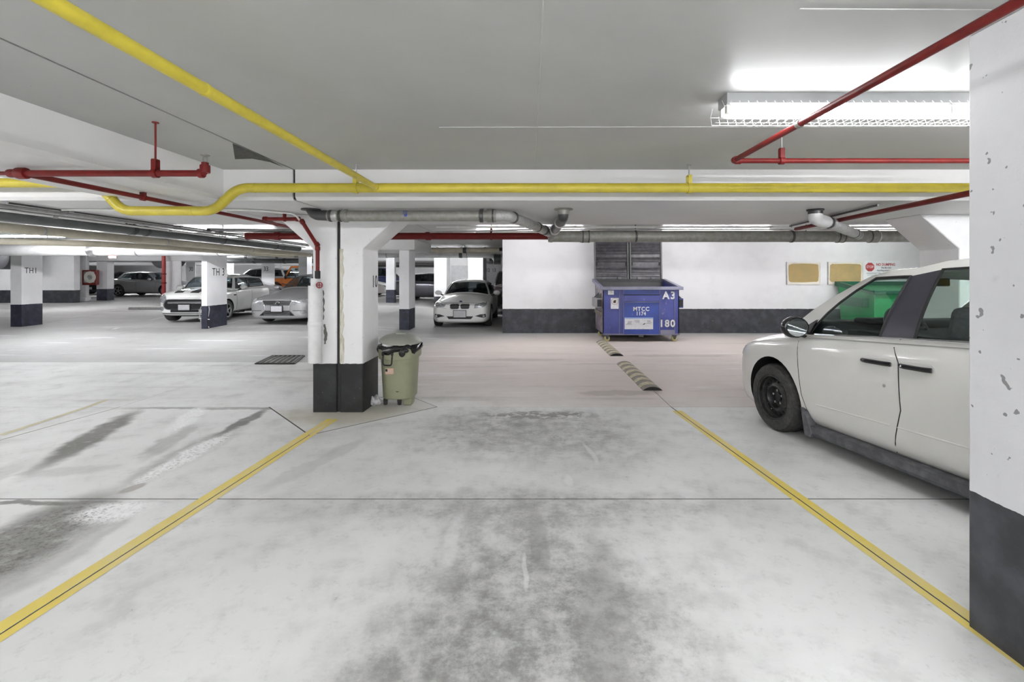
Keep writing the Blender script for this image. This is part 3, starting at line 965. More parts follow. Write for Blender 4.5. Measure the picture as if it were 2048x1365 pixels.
for q, mt, ex in ((3.36, 'clamp', .006), (3.46, 'iron_new', .007), (4.50, 'clamp', .006), (4.62, 'cast_iron', .008)):
    k = (q - 3.42) / 1.33
    collar(v2, (q, 5.28 + 1.42 * k, 2.185 - 0.015 * k), dv, 0.062 + ex, 0.04, M[mt])
cw = pipe('thin white conduit clipped along the back edge of the dropped beam', 'conduit', [(-1.3, 6.53, 2.27), (3.6, 6.53, 2.27), (3.9, 6.53, 2.23), (4.3, 6.53, 2.27), (7.5, 6.53, 2.27)], 0.012, M['white_metal'], 0.2, 8)
for k in range(9):
    collar(cw, (-1.0 + k * 0.55, 6.53, 2.27), (1, 0, 0), 0.017, 0.03, M['white_metal'], 'clip')
pipe('slim grey conduit clipped along the beam behind pillar 10', 'conduit', [(-1.4, 6.56, 2.20), (-.2, 6.56, 2.235), (0.6, 6.56, 2.24), (8.0, 6.56, 2.235)], 0.009, M['galv'], 0.2, 8)
pipe('thin white conduit curving over the left beam to pillar 10', 'conduit', [(-6.5, 4.9, 2.285), (-2.95, 4.9, 2.285), (-2.62, 5.2, 2.285), (-2.6, 5.30, 2.2), (-2.45, 5.36, 1.98)], 0.011, M['white_metal'], 0.15, 8)

# big red fire main behind pillar 10
rm = pipe('large red fire main running across the aisle behind pillar 10', 'pipe', [(-4.5, 7.4, 2.215), (0.45, 7.4, 2.215)], 0.055, M['red_pipe'], n=16)
collar(rm, (-4.0, 7.4, 2.215), (1, 0, 0), 0.068, 0.09, M['red_pipe'])
collar(rm, (-1.6, 7.4, 2.215), (1, 0, 0), 0.068, 0.09, M['red_pipe'])
for x in (-3.6, -0.6):
    clevis(rm, (x, 7.4, 2.215), 0.055, ZC, M['clamp'], M['red_pipe'])

# pipes bundle in the left aisle
dk = pipe('dark grey drain main receding along the left ceiling', 'drain pipe', [(-5.4, 3.0, 2.215), (-5.4, 10.9, 2.215)], 0.066, M['dark_pipe'], n=18)
for y in (6.35, 6.55, 9.9, 10.2):
    collar(dk, (-5.4, y, 2.215), (0, 1, 0), 0.074, 0.05, M['clamp'])
for y in (4.6, 6.3, 8.2):
    clevis(dk, (-5.4, y, 2.215), 0.066, ZD if y < 6.5 else ZC, M['galv'], M['clamp'], 'y')
cr = pipe('cream insulated pipe receding below the dark drain main', 'pipe', [(-5.55, 3.0, 2.10), (-5.55, 11.8, 2.10)], 0.052, M['cream_pipe'], n=16)
for y in (5.3, 7.1, 9.3):
    collar(cr, (-5.55, y, 2.10), (0, 1, 0), 0.055, 0.03, M['galv'], 'band')
wt = pipe('pale insulated pipe at the far left beneath the cream pipe', 'pipe', [(-7.6, 6.2, 2.06), (-6.3, 6.7, 2.05), (-6.1, 8.0, 2.06), (-6.1, 12.0, 2.08)], 0.045, M['cream_pipe'], 0.4, 12)
for i, (x, z, r, mt, lb) in enumerate(((-5.02, 2.262, 0.017, 'galv', 'upper galvanised conduit alongside the dark drain main'), (-5.10, 2.225, 0.012, 'white_metal', 'lower pale conduit alongside the dark drain main'), (-4.93, 2.28, 0.010, 'clamp', 'thin black conduit tight under the left soffit'))):
    c = pipe(lb, 'conduit', [(x, 4.4, z), (x, 10.6, z)], r, M[mt], n=8)
    for y in (5.0, 6.6, 8.4):
        collar(c, (x, y, z), (0, 1, 0), r + .006, 0.05, M['galv'], 'coupling')
tr = pipe('pale strut rail with small conduits over the left aisle', 'conduit', [(-5.2, 7.6, 2.33), (-2.6, 7.6, 2.33)], 0.018, M['galv'], n=8)
pipe('dark conduit crossing the left aisle ceiling', 'conduit', [(-5.6, 8.1, 2.38), (-2.4, 8.5, 2.38)], 0.03, M['black'], n=8)
pipe('black drain branch across the left aisle recess', 'drain pipe', [(-5.4, 9.0, 2.35), (-3.0, 9.2, 2.38)], 0.06, M['black'], n=12)
wi = pipe('thick white insulated pipe running before pillars TH1 and TH3', 'pipe', [(-17.0, 12.2, 2.245), (-7.75, 12.2, 2.245), (-7.55, 12.35, 2.27), (-7.4, 12.75, 2.40)], 0.15, M['insul'], 0.25, 20)
x = (188 - PX) / FPX * 12.2
b = MB()
b.lathe([(0.155, -.10), (0.172, -.06), (0.160, -.02), (0.175, .03), (0.163, .07), (0.154, .10)], (x, 12.2, 2.245), (1, 0, 0.2), 18)
b.build('foil_wrap', M['foil'], wi, org(wi))
for px in (278, 440):
    clevis(wi, ((px - PX) / FPX * 12.2, 12.2, 2.245), 0.15, ZC, M['clamp'], M['galv'])
w2 = pipe('thick pale insulated pipe ending in an elbow above the white sedan', 'pipe', [(-6.8, 18, 2.39), (-1.7, 18, 2.39), (-1.35, 18.2, 2.36), (-1.3, 18.6, 2.2)], 0.135, M['insul'], 0.25, 18)
MB().cyl((-1.35, 18.0, 2.2), (-1.1, 18.0, 2.2), 0.2, 14).build('valve_body', M['clamp'], w2, org(w2))
for x in (-5.5, -2.4):
    clevis(w2, (x, 18, 2.39), 0.135, ZC, M['clamp'], M['galv'])
collar(w2, (at(922, 0, 18).x, 17.95, 2.39), (1, 0, 0), 0.145, 0.12, M['clamp'])
for i, (y, z, x0, x1, r, mt, lb) in enumerate((
        (15.6, 2.42, -6.5, -1.0, 0.09, 'cream_pipe', 'cream pipe high above the white sedan'),
        (16.4, 2.5, -4.0, -0.9, 0.06, 'black', 'black pipe in the recess above the white sedan'),
        (26.5, 2.30, -12, -3, 0.14, 'galv', 'grey duct pipe far behind the slim pillar'),
        (28.5, 2.15, -12, -4, 0.10, 'dark_pipe', 'dark far pipe behind the slim pillar'),
        (20.0, 2.20, -13.0, -8.2, 0.11, 'dark_pipe', 'grey drain pipe above the orange off-roader'),
        (19.4, 2.35, -13.0, -8.2, 0.06, 'galv', 'galvanised pipe above the orange off-roader'))):
    t = pipe(lb, 'pipe', [(x0, y, z), (x1, y, z)], r, M[mt], n=12)
    for k in range(3):
        collar(t, (x0 + (x1 - x0) * (0.25 + 0.27 * k), y, z), (1, 0, 0), r * 1.08, 0.12, M['clamp'])
        xx = x0 + (x1 - x0) * (0.25 + 0.27 * k)
        MB().cyl((xx, y, z + r), (xx, y, ZC if y < 23.5 or y > 26.1 else ZD), 0.012, 6).build('rod', M['clamp'], t, org(t))

# ------------------------------------------------------------------ fluorescent lamps
def lamp(x, y, z, n_tubes, label, guard=False, group=None, along='x', rows=1, w=0.12, tube='tube_on'):
    L = 1.22 * n_tubes
    t = thing('fluorescent_lamp', label, 'lamp', (x, y, z), 0 if along == 'x' else R(90), group)
    b = MB()
    b.prism([(-w / 2, 0), (-w / 2, -0.055), (-w / 2 + .02, -0.065), (w / 2 - .02, -0.065), (w / 2, -0.055), (w / 2, 0)], 0, L, lambda a, c, h: (h, a, c))
    b.build('housing', M['grey_enamel'] if guard else M['white_metal'], t, smooth=False)
    for k in range(n_tubes):
        for r in range(rows):
            yy = (r - (rows - 1) / 2) * w * 0.62
            for xx in (k * 1.22 + 0.012, k * 1.22 + 1.208):
                lh = MB().box((xx, yy, -0.083), (0.02, 0.03, 0.045)).build('lamp_holder', M['white_metal'], t, smooth=False)
            MB().cyl((k * 1.22 + 0.025, yy, -0.092), (k * 1.22 + 1.195, yy, -0.092), 0.0155, 10 if guard else 6).build('tube', M[tube], t)
    if guard:
        g = MB()
        gy, gz = w / 2 + 0.035, -0.135
        prof = [(-w / 2 - .005, -0.045), (-gy, -0.085), (-gy * .8, gz), (gy * .8, gz), (gy, -0.085), (w / 2 + .005, -0.045)]
        nw = int(L / 0.046)
        for k in range(nw + 1):
            xx = -0.03 + k * (L + 0.06) / nw
            g.tube([(xx, a, c) for a, c in prof], 0.0016, 4, cap=False)
        for a, c in ((-gy, -0.085), (-gy * .8, gz), (-.03, gz), (.03, gz), (gy * .8, gz), (gy, -0.085)):
            g.tube([(-0.03, a, c), (L + 0.03, a, c)], 0.0018, 4)
        g.build('wire_guard', M['wire'], t)
    return t


lamp(1.07, 2.57, ZC, 2, 'white fluorescent strip lamp behind a wire guard at upper right', True, rows=2)
for x, y, w_ in ((-1.6, -1.2, 'behind the viewer on the left'), (2.4, -1.6, 'behind the viewer on the right'), (-6.8, 1.2, 'in the left coffer'), (-9.6, 2.6, 'further out in the left coffer'), (7.5, 1.5, 'beyond the minivan'), (5.0, -1.0, 'over the minivan tail')):  # unseen lamps added to brighten the near bay
    lamp(x, y, ZC, 2, 'added fill lamp ' + w_ + ', outside the picture', group='added fill lamps out of view', tube='tube_near' if x < 1 else 'tube_right')
for x, w_ in ((-12.5, 'leftmost'), (-8.4, 'second from left'), (-1.2, 'middle'), (3.0, 'second from right'), (7.2, 'rightmost')):  # lamps added to light aisle, back wall and piers, kept hidden from the camera
    lamp(x, 10.5 if x > -5 else 10.9, ZC, 2, w_ + ' added fill lamp over the drive aisle hidden behind the dropped beam', group='added aisle fill lamps', tube='tube_aisle' if x > -5 else 'tube_left')
for x, y, w_ in ((-26, 19, 'leftmost'), (-20, 19, 'second'), (-14.5, 19.0, 'middle'), (-8.5, 19.4, 'fourth'), (-4.2, 19.6, 'rightmost')):
    lamp(x, y, ZC, 2, w_ + ' strip lamp over the second row of parked cars', group='second row strip lamps', tube='tube_far')
for i, (x, y) in enumerate(((-34, 30), (-27, 30), (-21, 30), (-15, 30), (-9, 30), (-4.5, 29), (-33, 39), (-24, 39), (-16, 39), (-8, 39))):
    lamp(x, y, ZC, 2, ('first', 'second', 'third', 'fourth', 'fifth', 'sixth', 'first', 'second', 'third', 'fourth')[i] + ' strip lamp from the left in the ' + ('third lamp row' if i < 6 else 'rearmost lamp row'), group='far strip lamps', tube='tube_far')

# ------------------------------------------------------------------ vehicles
def lerp_tab(tab, s, k):
    if s <= tab[0][0]:
        return tab[0][k]
    for a, b in zip(tab, tab[1:]):
        if s <= b[0]:
            t = (s - a[0]) / (b[0] - a[0])
            return a[k] + (b[k] - a[k]) * t
    return tab[-1][k]


def eval_mesh(ob):
    dg = bpy.context.evaluated_depsgraph_get()
    dg.update()
    return bpy.data.meshes.new_from_object(ob.evaluated_get(dg))


def bvh_of(mesh):
    mesh.calc_loop_triangles()
    return BVHTree.FromPolygons([v.co.copy() for v in mesh.vertices], [tuple(t.vertices) for t in mesh.loop_triangles])


AX = {'front': Vector((-1, 0, 0)), 'rear': Vector((1, 0, 0)), 'left': Vector((0, -1, 0)), 'right': Vector((0, 1, 0)), 'top': Vector((0, 0, -1))}


def to3(side, u, v):
    if side == 'front':
        return Vector((6, u, v))
    if side == 'rear':
        return Vector((-6, u, v))
    if side == 'left':
        return Vector((u, 4, v))
    if side == 'right':
        return Vector((u, -4, v))
    return Vector((u, v, 4))


def hit(bvh, side, u, v):
    loc, nor, idx, dist = bvh.ray_cast(to3(side, u, v), AX[side])
    return loc


def decal(bvh, side, poly, name, mt, parent, off=0.006, res=0.06, skirt=0.02):
    """a piece lying on the body: an outline projected on the surface and given thickness"""
    bm = bmesh.new()
    vs = [bm.verts.new((p[0], p[1], 0)) for p in poly]
    bm.faces.new(vs)
    bmesh.ops.triangulate(bm, faces=bm.faces)
    for _ in range(5):
        lg = [e for e in bm.edges if e.calc_length() > res]
        if not lg:
            break
        bmesh.ops.subdivide_edges(bm, edges=lg, cuts=1)
        bmesh.ops.triangulate(bm, faces=bm.faces)
    last = None
    ok = []
    d = AX[side]
    for v in bm.verts:
        p = hit(bvh, side, v.co.x, v.co.y)
        ok.append(p)
    good = [p for p in ok if p is not None]
    if not good:
        bm.free()
        return None
    for v, p in zip(list(bm.verts), ok):
        if p is None:
            q = to3(side, v.co.x, v.co.y)
            near = min(good, key=lambda g: (g - q - d * (g - q).dot(d)).length)
            p = q + d * (near - q).dot(d)
        v.co = p - d * off
    bd = [e for e in bm.edges if e.is_boundary]
    ex = bmesh.ops.extrude_edge_only(bm, edges=bd)
    for g_ in ex['geom']:
        if isinstance(g_, bmesh.types.BMVert):
            g_.co += d * (off + skirt)
    bmesh.ops.recalc_face_normals(bm, faces=bm.faces)
    me = bpy.data.meshes.new(name)
    bm.to_mesh(me)
    bm.free()
    me.shade_smooth()
    me.set_sharp_from_angle(angle=R(45))
    return link(name, me, mt, parent)


def seam(bvh, side, pts, parent, r=0.004, name='seam', mt=None, n=24, off=0.0):
    out = []
    for a, b in zip(pts, pts[1:]):
        k = max(2, int(math.hypot(b[0] - a[0], b[1] - a[1]) / 0.05))
        for i in range(k):
            t = i / k
            p = hit(bvh, side, a[0] + (b[0] - a[0]) * t, a[1] + (b[1] - a[1]) * t)
            if p is not None:
                out.append(p - AX[side] * off)
    p = hit(bvh, side, *pts[-1])
    if p is not None:
        out.append(p - AX[side] * off)
    if len(out) < 2:
        return None
    return MB().tube(out, r, 6).build(name, mt or M['black'], parent)


def make_wheel(parent, c, r, w, side, style, rim_mat, rr=0.66):
    """tyre with rim; side=+1 outward to +y"""
    d = Vector((0, side, 0))
    c = Vector(c)
    t = MB()
    t.lathe([(r * rr, -w / 2), (r * .80, -w / 2 - .004), (r * .93, -w / 2 + .004), (r * .985, -w * .36), (r, -w * .25), (r, w * .25), (r * .985, w * .36), (r * .93, w / 2 - .004), (r * .80, w / 2 + .004), (r * rr, w / 2), (r * rr * .9, w * .3), (r * rr * .9, -w * .3)], c, d, 36, True)
    wh = t.build('wheel', M['tire'], parent)
    m = MB()
    q = r * rr
    u = Vector((1, 0, 0))
    v = Vector((0, 0, 1))
    if style == 'steel':
        m.lathe([(q + .004, w * .5 + .004), (q + .004, w * .5 - .012), (q * .93, w * .46), (q * .90, w * .15), (q * .82, w * .16), (q * .60, w * .34), (q * .50, w * .36), (q * .46, w * .30), (q * .42, w * .14), (q * .2, w * .13), (q * .18, w * .2), (0, w * .2)], c, d, 40)
        m.build('rim', rim_mat, wh)
        hb = MB()
        for k in range(16):
            a = 2 * math.pi * (k + .5) / 16
            e = u * math.cos(a) + v * math.sin(a)
            p = c + e * q * .71 + d * (w * .255)
            hb.cyl(p, p + (d * 0.8 + e * 0.35).normalized() * 0.012, q * .055, 8)
        hb.build('vent_hole', M['black'], wh)['kind'] = 'stuff'
        for k in range(5):
            a = 2 * math.pi * k / 5 + .3
            e = u * math.cos(a) + v * math.sin(a)
            p = c + e * q * .3 + d * (w * .13)
            MB().cyl(p, p + d * 0.022, 0.0125, 6).build('lug_nut', M['steel'], wh)
    else:
        m.lathe([(q + .003, w * .5), (q * .95, w * .47), (q * .90, w * .30), (q * .88, -w * .1), (q * .2, -w * .1), (0, -w * .1)], c, d, 30)
        m.build('rim', M['black_steel'] if rim_mat is not M['black_steel'] else rim_mat, wh)
        ring = MB()
        ring.lathe([(q + .004, w * .5 + .002), (q * .93, w * .49), (q * .89, w * .36), (q * .93, w * .36)], c, d, 30, True)
        ring.build('rim_lip', rim_mat, wh)
        for k in range(style if isinstance(style, int) else 5):
            n = style if isinstance(style, int) else 5
            a = 2 * math.pi * k / n + .2
            e = u * math.cos(a) + v * math.sin(a)
            f = d.cross(e)
            mm = Matrix((e, f, d)).transposed()
            MB().box(c + e * q * .5 + d * w * .38, (q * .86, q * (1.1 / n), 0.02), m=mm).build('spoke', rim_mat, wh, smooth=False)
        MB().cyl(c + d * w * .25, c + d * w * .42, q * .18, 14).build('hub_cap', rim_mat, wh)
    return wh


def rrect(cx, cz, w, h, r, n=4):
    out = []
    for sx, sz, a0 in ((1, 1, 0), (-1, 1, 90), (-1, -1, 180), (1, -1, 270)):
        for k in range(n + 1):
            a = R(a0 + 90 * k / n)
            out.append((cx + sx * (w / 2 - r) + r * math.cos(a), cz + sz * (h / 2 - r) + r * math.sin(a)))
    return out


def oval(cx, cz, w, h, n=20):
    return [(cx + w / 2 * math.cos(2 * math.pi * k / n), cz + h / 2 * math.sin(2 * math.pi * k / n)) for k in range(n)]


def car(label, S, loc, heading, paint_m, glass_m, group=None, pitch=0.0, cat='car', name='car'):
    """S: spec. Local axes: +x forward, +y left, origin on the ground under the middle."""
    t = thing(name, label, cat, loc, heading, group)
    t.rotation_euler = (0, pitch, heading)
    L = S['L']
    st = S['st']

    def X(s):
        return L / 2 - s
    # lower body cage
    rings = []
    for (s, hw, zl, zb, zc, tk) in st:
        h = zb - zl
        half = [(0, zl), (.80 * hw, zl), (.955 * hw, zl + min(.05, h * .12)), (.985 * hw, zl + .30 * h), (hw, zl + .60 * h), (hw * .98, zb - min(.06, h * .15)), (hw * tk, zb), (hw * tk * .55, zb + (zc - zb) * .78), (0, zc)]
        ring = [(X(s), -y, z) for y, z in half] + [(X(s), y, z) for y, z in half[-2:0:-1]]
        rings.append(ring)
    n = 16
    b = MB()
    vs = [p for r_ in rings for p in r_]
    fs = []
    for i in range(len(rings) - 1):
        for k in range(n):
            k2 = (k + 1) % n
            fs.append((i * n + k, i * n + k2, (i + 1) * n + k2, (i + 1) * n + k))
    for base in (0, (len(rings) - 1) * n):
        for k in range(8):
            a, c = k, k + 1
            ma, mc = (n - a) % n, (n - c) % n
            f = [base + a, base + c, base + mc, base + ma]
            f2 = []
            for q in f:
                if q not in f2:
                    f2.append(q)
            if len(f2) > 2:
                fs.append(tuple(f2))
    b.add(vs, fs)
    cage = b.build('cage', paint_m, None, weld=False)
    cage.data.materials.append(M['black'])
    sub = cage.modifiers.new('s', 'SUBSURF')
    sub.levels = sub.render_levels = 2
    tr, tw = S['tr'], S['tw']
    hwm = max(q[1] for q in st)
    arch = S.get('arch', tr * 1.13)
    axles = [S['fo'], S['fo'] + S['wb']]
    cut = MB()
    for s in axles:
        for sd in (-1, 1):
            cut.cyl((X(s), sd * (hwm - tw - .12), tr * 1.02), (X(s), sd * (hwm + .3), tr * 1.02), arch, 36)
    cutter = cut.build('cutter', M['black'])
    bo = cage.modifiers.new('b', 'BOOLEAN')
    bo.object = cutter
    bo.operation = 'DIFFERENCE'
    bo.solver = 'EXACT'
    try:
        bo.material_mode = 'TRANSFER'
    except Exception:
        pass
    me = eval_mesh(cage)
    bpy.data.objects.remove(cage)
    bpy.data.objects.remove(cutter)
    me.name = 'body'
    me.shade_smooth()
    me.set_sharp_from_angle(angle=R(40))
    body = bpy.data.objects.new('body', me)
    COL.objects.link(body)
    body.parent = t
    bv = bvh_of(me)
    # greenhouse
    gh = S['gh']      # list of (kind, sb, yb, st, yt, zt) from front centre to rear centre

    def zbelt(s, y):
        hw, zb, zc, tk = (lerp_tab(st, s, k) for k in (1, 3, 4, 5))
        e = min(1.0, abs(y) / max(.1, hw * tk))
        return zb + (zc - zb) * (1 - e * e) - 0.025
    v0, v1 = S.get('v0', 0.10), S.get('v1', 0.90)
    vrow = [0, v0] + [v0 + (v1 - v0) * k / 4 for k in (1, 2, 3)] + [v1, 1]
    bul = S.get('bul', 0.025)
    cabin, blk, glasses = MB(), {}, {}
    colsL = {}

    def pt(i, f, v, sgn):
        a, c = gh[i], gh[i + 1]
        kind = a[0]
        g_ = f * f if kind == 'W' else (1 - (1 - f) ** 2 if kind == 'G' else f)
        sb = a[1] + (c[1] - a[1]) * g_
        yb = a[2] + (c[2] - a[2]) * f
        s2 = a[3] + (c[3] - a[3]) * g_
        yt = a[4] + (c[4] - a[4]) * f
        zt = a[5] + (c[5] - a[5]) * g_
        zb = zbelt(sb, yb)
        s_, y_, z_ = sb + (s2 - sb) * v, yb + (yt - yb) * v, zb + (zt - zb) * v
        bb = bul * 4 * v * (1 - v)
        if kind in 'WAF':
            s_ -= S.get('bow', .03) * 4 * v * (1 - v) * ((1 - f) if kind == 'F' else 1)
        e = abs(y_) / max(yb, yt, .01) if kind in 'WG' else 1.0
        y_ += bb * e
        if kind in 'WG':
            s_ += (-1 if kind == 'W' else 1) * bb * (1 - e * .7)
        return Vector((X(s_), sgn * y_, z_))
    for sgn in (-1, 1):
        for i in range(len(gh) - 1):
            kind = gh[i][0]
            nf = 6 if kind in 'WG' else (5 if kind in 'FRQ' else 2)
            gl = kind in 'WGFRQ'
            for a in range(nf):
                for j in range(len(vrow) - 1):
                    q = [pt(i, (a + da) / nf, vrow[j + dj], sgn) for da, dj in ((0, 0), (1, 0), (1, 1), (0, 1))]
                    if gl and 1 <= j <= 4:
                        key = kind if kind in 'WG' else kind + str(i) + ('l' if sgn > 0 else 'r')
                        glasses.setdefault(key, MB()).add(q, [(0, 1, 2, 3)])
                    elif kind == 'B' and 1 <= j <= 4:
                        blk.setdefault(sgn, MB()).add(q, [(0, 1, 2, 3)])
                    else:
                        cabin.add(q, [(0, 1, 2, 3)])
    # roof
    top = []
    for i in range(len(gh) - 1):
        nf = 6 if gh[i][0] in 'WG' else (5 if gh[i][0] in 'FRQ' else 2)
        for a in range(nf):
            top.append(pt(i, a / nf, 1, 1))
    top.append(pt(len(gh) - 2, 1, 1, 1))
    na = 10
    camb = S.get('camber', 0.05)
    rows_ = []
    N = len(top) - 1
    for i, p in enumerate(top):
        k = math.sin(math.pi * i / N) ** .5 if 0 < i < N else 0
        rows_.append([Vector((p.x, p.y * (1 - 2 * c / na), p.z + camb * k * (1 - (1 - 2 * c / na) ** 2))) for c in range(na + 1)])
    for i in range(N):
        for c in range(na):
            cabin.add([rows_[i][c], rows_[i][c + 1], rows_[i + 1][c + 1], rows_[i + 1][c]], [(0, 1, 2, 3)])
    cab = cabin.build('cabin_frame', paint_m, t, ang=50)
    for q in blk.values():
        q.build('door_pillar', S.get('bmat', M['black_gloss']), t)
    names = {'W': 'windshield', 'G': 'rear_window'}
    for k, gmb in glasses.items():
        nm = names.get(k, 'side_window')
        gmb.build(nm, glass_m, t, ang=60)
    for sgn in (-1, 1):
        for i in range(len(gh) - 1):
            if gh[i][0] in 'FRQ':
                lo = [pt(i, f / 6, v0, sgn) for f in range(7)]
                hi = [pt(i, f / 6, v1, sgn) for f in range(7)]
                fr = [pt(i, 0, v0 + (v1 - v0) * f / 5, sgn) for f in range(6)]
                re = [pt(i, 1, v0 + (v1 - v0) * f / 5, sgn) for f in range(6)]
                MB().tube(lo + re[1:-1] + hi[::-1] + fr[::-1][1:], S.get('gasket', .010), 5, cap=False).build('window_gasket', M['black'], t)
    # cabin floor and seats seen through the glass
    it = MB()
    s_a, s_b = gh[0][1] + .35, gh[-1][1] - .1
    zi = zbelt((s_a + s_b) / 2, 0.3) + 0.01
    hwi = min(gh[2][2], gh[-2][2]) - .06
    it.span((X(s_b), -hwi, zi - .05), (X(s_a), hwi, zi))
    it.build('cabin_trim', M['interior'], t, smooth=False)
    if S.get('seats', True):
        for s in S.get('seat_s', [S['fo'] + 1.35, S['fo'] + 2.25]):
            for y in (-.36, .36):
                sb = MB()
                sb.box((X(s), y, zi + .05), (.12, .44, .22))
                sb.box((X(s) - .05, y, zi + .24), (.08, .22, .16))
                sb.build('seat', M['seat_grey'], t, bevel=0.03)
    zu = lerp_tab(st, L / 2, 2)
    MB().span((X(L - .35), -(hwm - .30), zu - .03), (X(.35), hwm - .30, zu + .01)).build('underbody_shade', M['black'], t, smooth=False)  # black slab added to deepen the shade under the car
    # wheels
    for s in axles:
        for sd in (-1, 1):
            make_wheel(t, (X(s), sd * (hwm - .015 - tw / 2), tr), tr, tw, sd, S.get('rim', 5), S.get('rim_mat', M['alloy']))
    if S.get('mirrors', True):
        ms, mz, my = S['mirror']
        for sd in (-1, 1):
            q = MB()
            q.sphere((X(ms), sd * my, mz), (.07, .115, .075), 14, 8)
            for v_ in q.v:
                if v_.x < X(ms) - .03:
                    v_.x = X(ms) - .03
            mo = q.build('door_mirror', S.get('mirror_mat', paint_m), t)
            MB().tube([(X(ms), sd * (my - .08), mz - .05), (X(ms) - .01, sd * (my - .2), mz - .1)], .022, 8).build('stalk', M['black'], mo)
            MB().lathe([(0, .001), (.8, .001), (.8, -.004), (0, -.004)], (0, 0, 0), (-1, 0, 0), 16)
            g2 = MB()
            g2.add([(X(ms) - .032, sd * my + y, mz + z) for y, z in oval(0, 0, .19, .115, 16)], [tuple(range(16))])
            g2.build('mirror_glass', M['mirror'], mo)
    return t, bv, X, body


def handles(t, bv, X, ss, z, mt, w=.2):
    for side, sd in (('left', 1), ('right', -1)):
        for s in ss:
            p = hit(bv, side, X(s), z)
            if p is None:
                continue
            MB().box(p + Vector((0, sd * .022, 0)), (w, .02, .03)).build('door_handle', mt, t, bevel=.008)


def plate(t, bv, z, w=.31, h=.155, side='front', mt=None):
    p = hit(bv, side, 0, z)
    sx = 1 if side == 'front' else -1
    pl = MB().box(p + Vector((sx * .03, 0, 0)), (.02, w + .03, h + .03)).build('plate_holder', M['black'], t)
    MB().box(p + Vector((sx * .041, 0, 0)), (.004, w, h)).build('licence_plate', mt or M['plate'], pl)


def both(f):
    for s in (1, -1):
        f(s)


def mir(poly, s):
    return [(s * a, b) for a, b in poly]


def sedan_spec(L=4.75, W=1.82, H=1.45, wb=2.75, fo=.92, hood=.98, belt=.95, trunk=1.08, tr=.325, nose=.70, **kw):
    hw = W / 2
    S = dict(L=L, fo=fo, wb=wb, tr=tr, tw=.22)
    S['st'] = [
        (0.00, hw * .70, .25, nose * .93, nose * .95, .86), (0.03, hw * .82, .18, nose * .97, nose * 1.0, .88), (0.16, hw * .93, .145, nose * 1.0, nose * 1.06, .88),
        (0.45, hw * .98, .145, nose * 1.10, nose * 1.18, .88), (fo, hw * .998, .15, belt - .13, hood - .02, .88), (1.35, hw, .19, belt - .04, hood + .05, .89),
        (1.65, hw, .19, belt, hood + .03, .90), (2.6, hw, .20, belt + .03, belt + .05, .91), (L - 1.25, hw * .995, .20, belt + .06, belt + .10, .90),
        (L - .75, hw * .98, .22, belt + .07, trunk, .88), (L - .25, hw * .93, .28, belt + .06, trunk - .02, .88), (L - .06, hw * .85, .32, belt - .02, trunk - .06, .88), (L, hw * .74, .42, belt - .10, trunk - .16, .86)]
    S['gh'] = [
        ('W', 1.28, 0, 2.12, 0, H - .02), ('A', 1.52, hw * .80, 2.18, hw * .58, H - .055), ('F', 1.66, hw * .86, 2.26, hw * .635, H - .06), ('B', 2.62, hw * .89, 2.72, hw * .66, H - .035),
        ('R', 2.72, hw * .89, 2.80, hw * .66, H - .035), ('C', L - 1.15, hw * .86, 3.55, hw * .62, H - .075), ('G', L - .86, hw * .76, 3.72, hw * .56, H - .085), ('E', L - .72, 0, 3.78, 0, H - .06)]
    S['mirror'] = (1.78, belt + .07, hw + .09)
    S.update(kw)
    return S


def suv_spec(L=4.6, W=1.88, H=1.70, wb=2.68, fo=.9, hood=1.08, belt=1.08, tr=.36, nose=.84, **kw):
    S = sedan_spec(L, W, H, wb, fo, hood, belt, belt + .12, tr, nose)
    hw = W / 2
    S['st'] = [(s, a, b + .05, c, d, e) for (s, a, b, c, d, e) in S['st']]
    S['gh'] = [
        ('W', 1.15, 0, 1.95, 0, H - .02), ('A', 1.38, hw * .82, 2.0, hw * .64, H - .06), ('F', 1.52, hw * .87, 2.1, hw * .69, H - .06), ('B', 2.45, hw * .90, 2.55, hw * .71, H - .03),
        ('R', 2.55, hw * .90, 2.65, hw * .71, H - .03), ('C', 3.5, hw * .89, 3.45, hw * .70, H - .04), ('Q', 3.62, hw * .88, 3.55, hw * .70, H - .04), ('D', L - .35, hw * .82, L - .62, hw * .66, H - .08), ('G', L - .22, hw * .74, L - .5, hw * .6, H - .09), ('E', L - .14, 0, L - .42, 0, H - .06)]
    S['mirror'] = (1.66, belt + .08, hw + .1)
    S.update(kw)
    return S

P_WHITE = paint('white_car_paint', (0.78, 0.78, 0.76))
P_PEARL = paint('pearl_white_car_paint', (0.76, 0.755, 0.72))
P_SILVER = paint('silver_car_paint', (0.46, 0.46, 0.47), 0.55, 0.3)
P_GREYMET = paint('dark_grey_car_paint', (0.10, 0.10, 0.12), 0.5, 0.3)
P_MAROON = paint('maroon_black_car_paint', (0.010, 0.0035, 0.0045), 0.2, 0.25)
P_BLACK = paint('black_car_paint', (0.012, 0.012, 0.014), 0.1, 0.25)
P_BLUE = paint('navy_car_paint', (0.02, 0.03, 0.09), 0.3, 0.3)
P_ORANGE = paint('orange_car_paint', (0.62, 0.17, 0.015))


def road(x, y):
    return (x, y, floor_z(x, y))


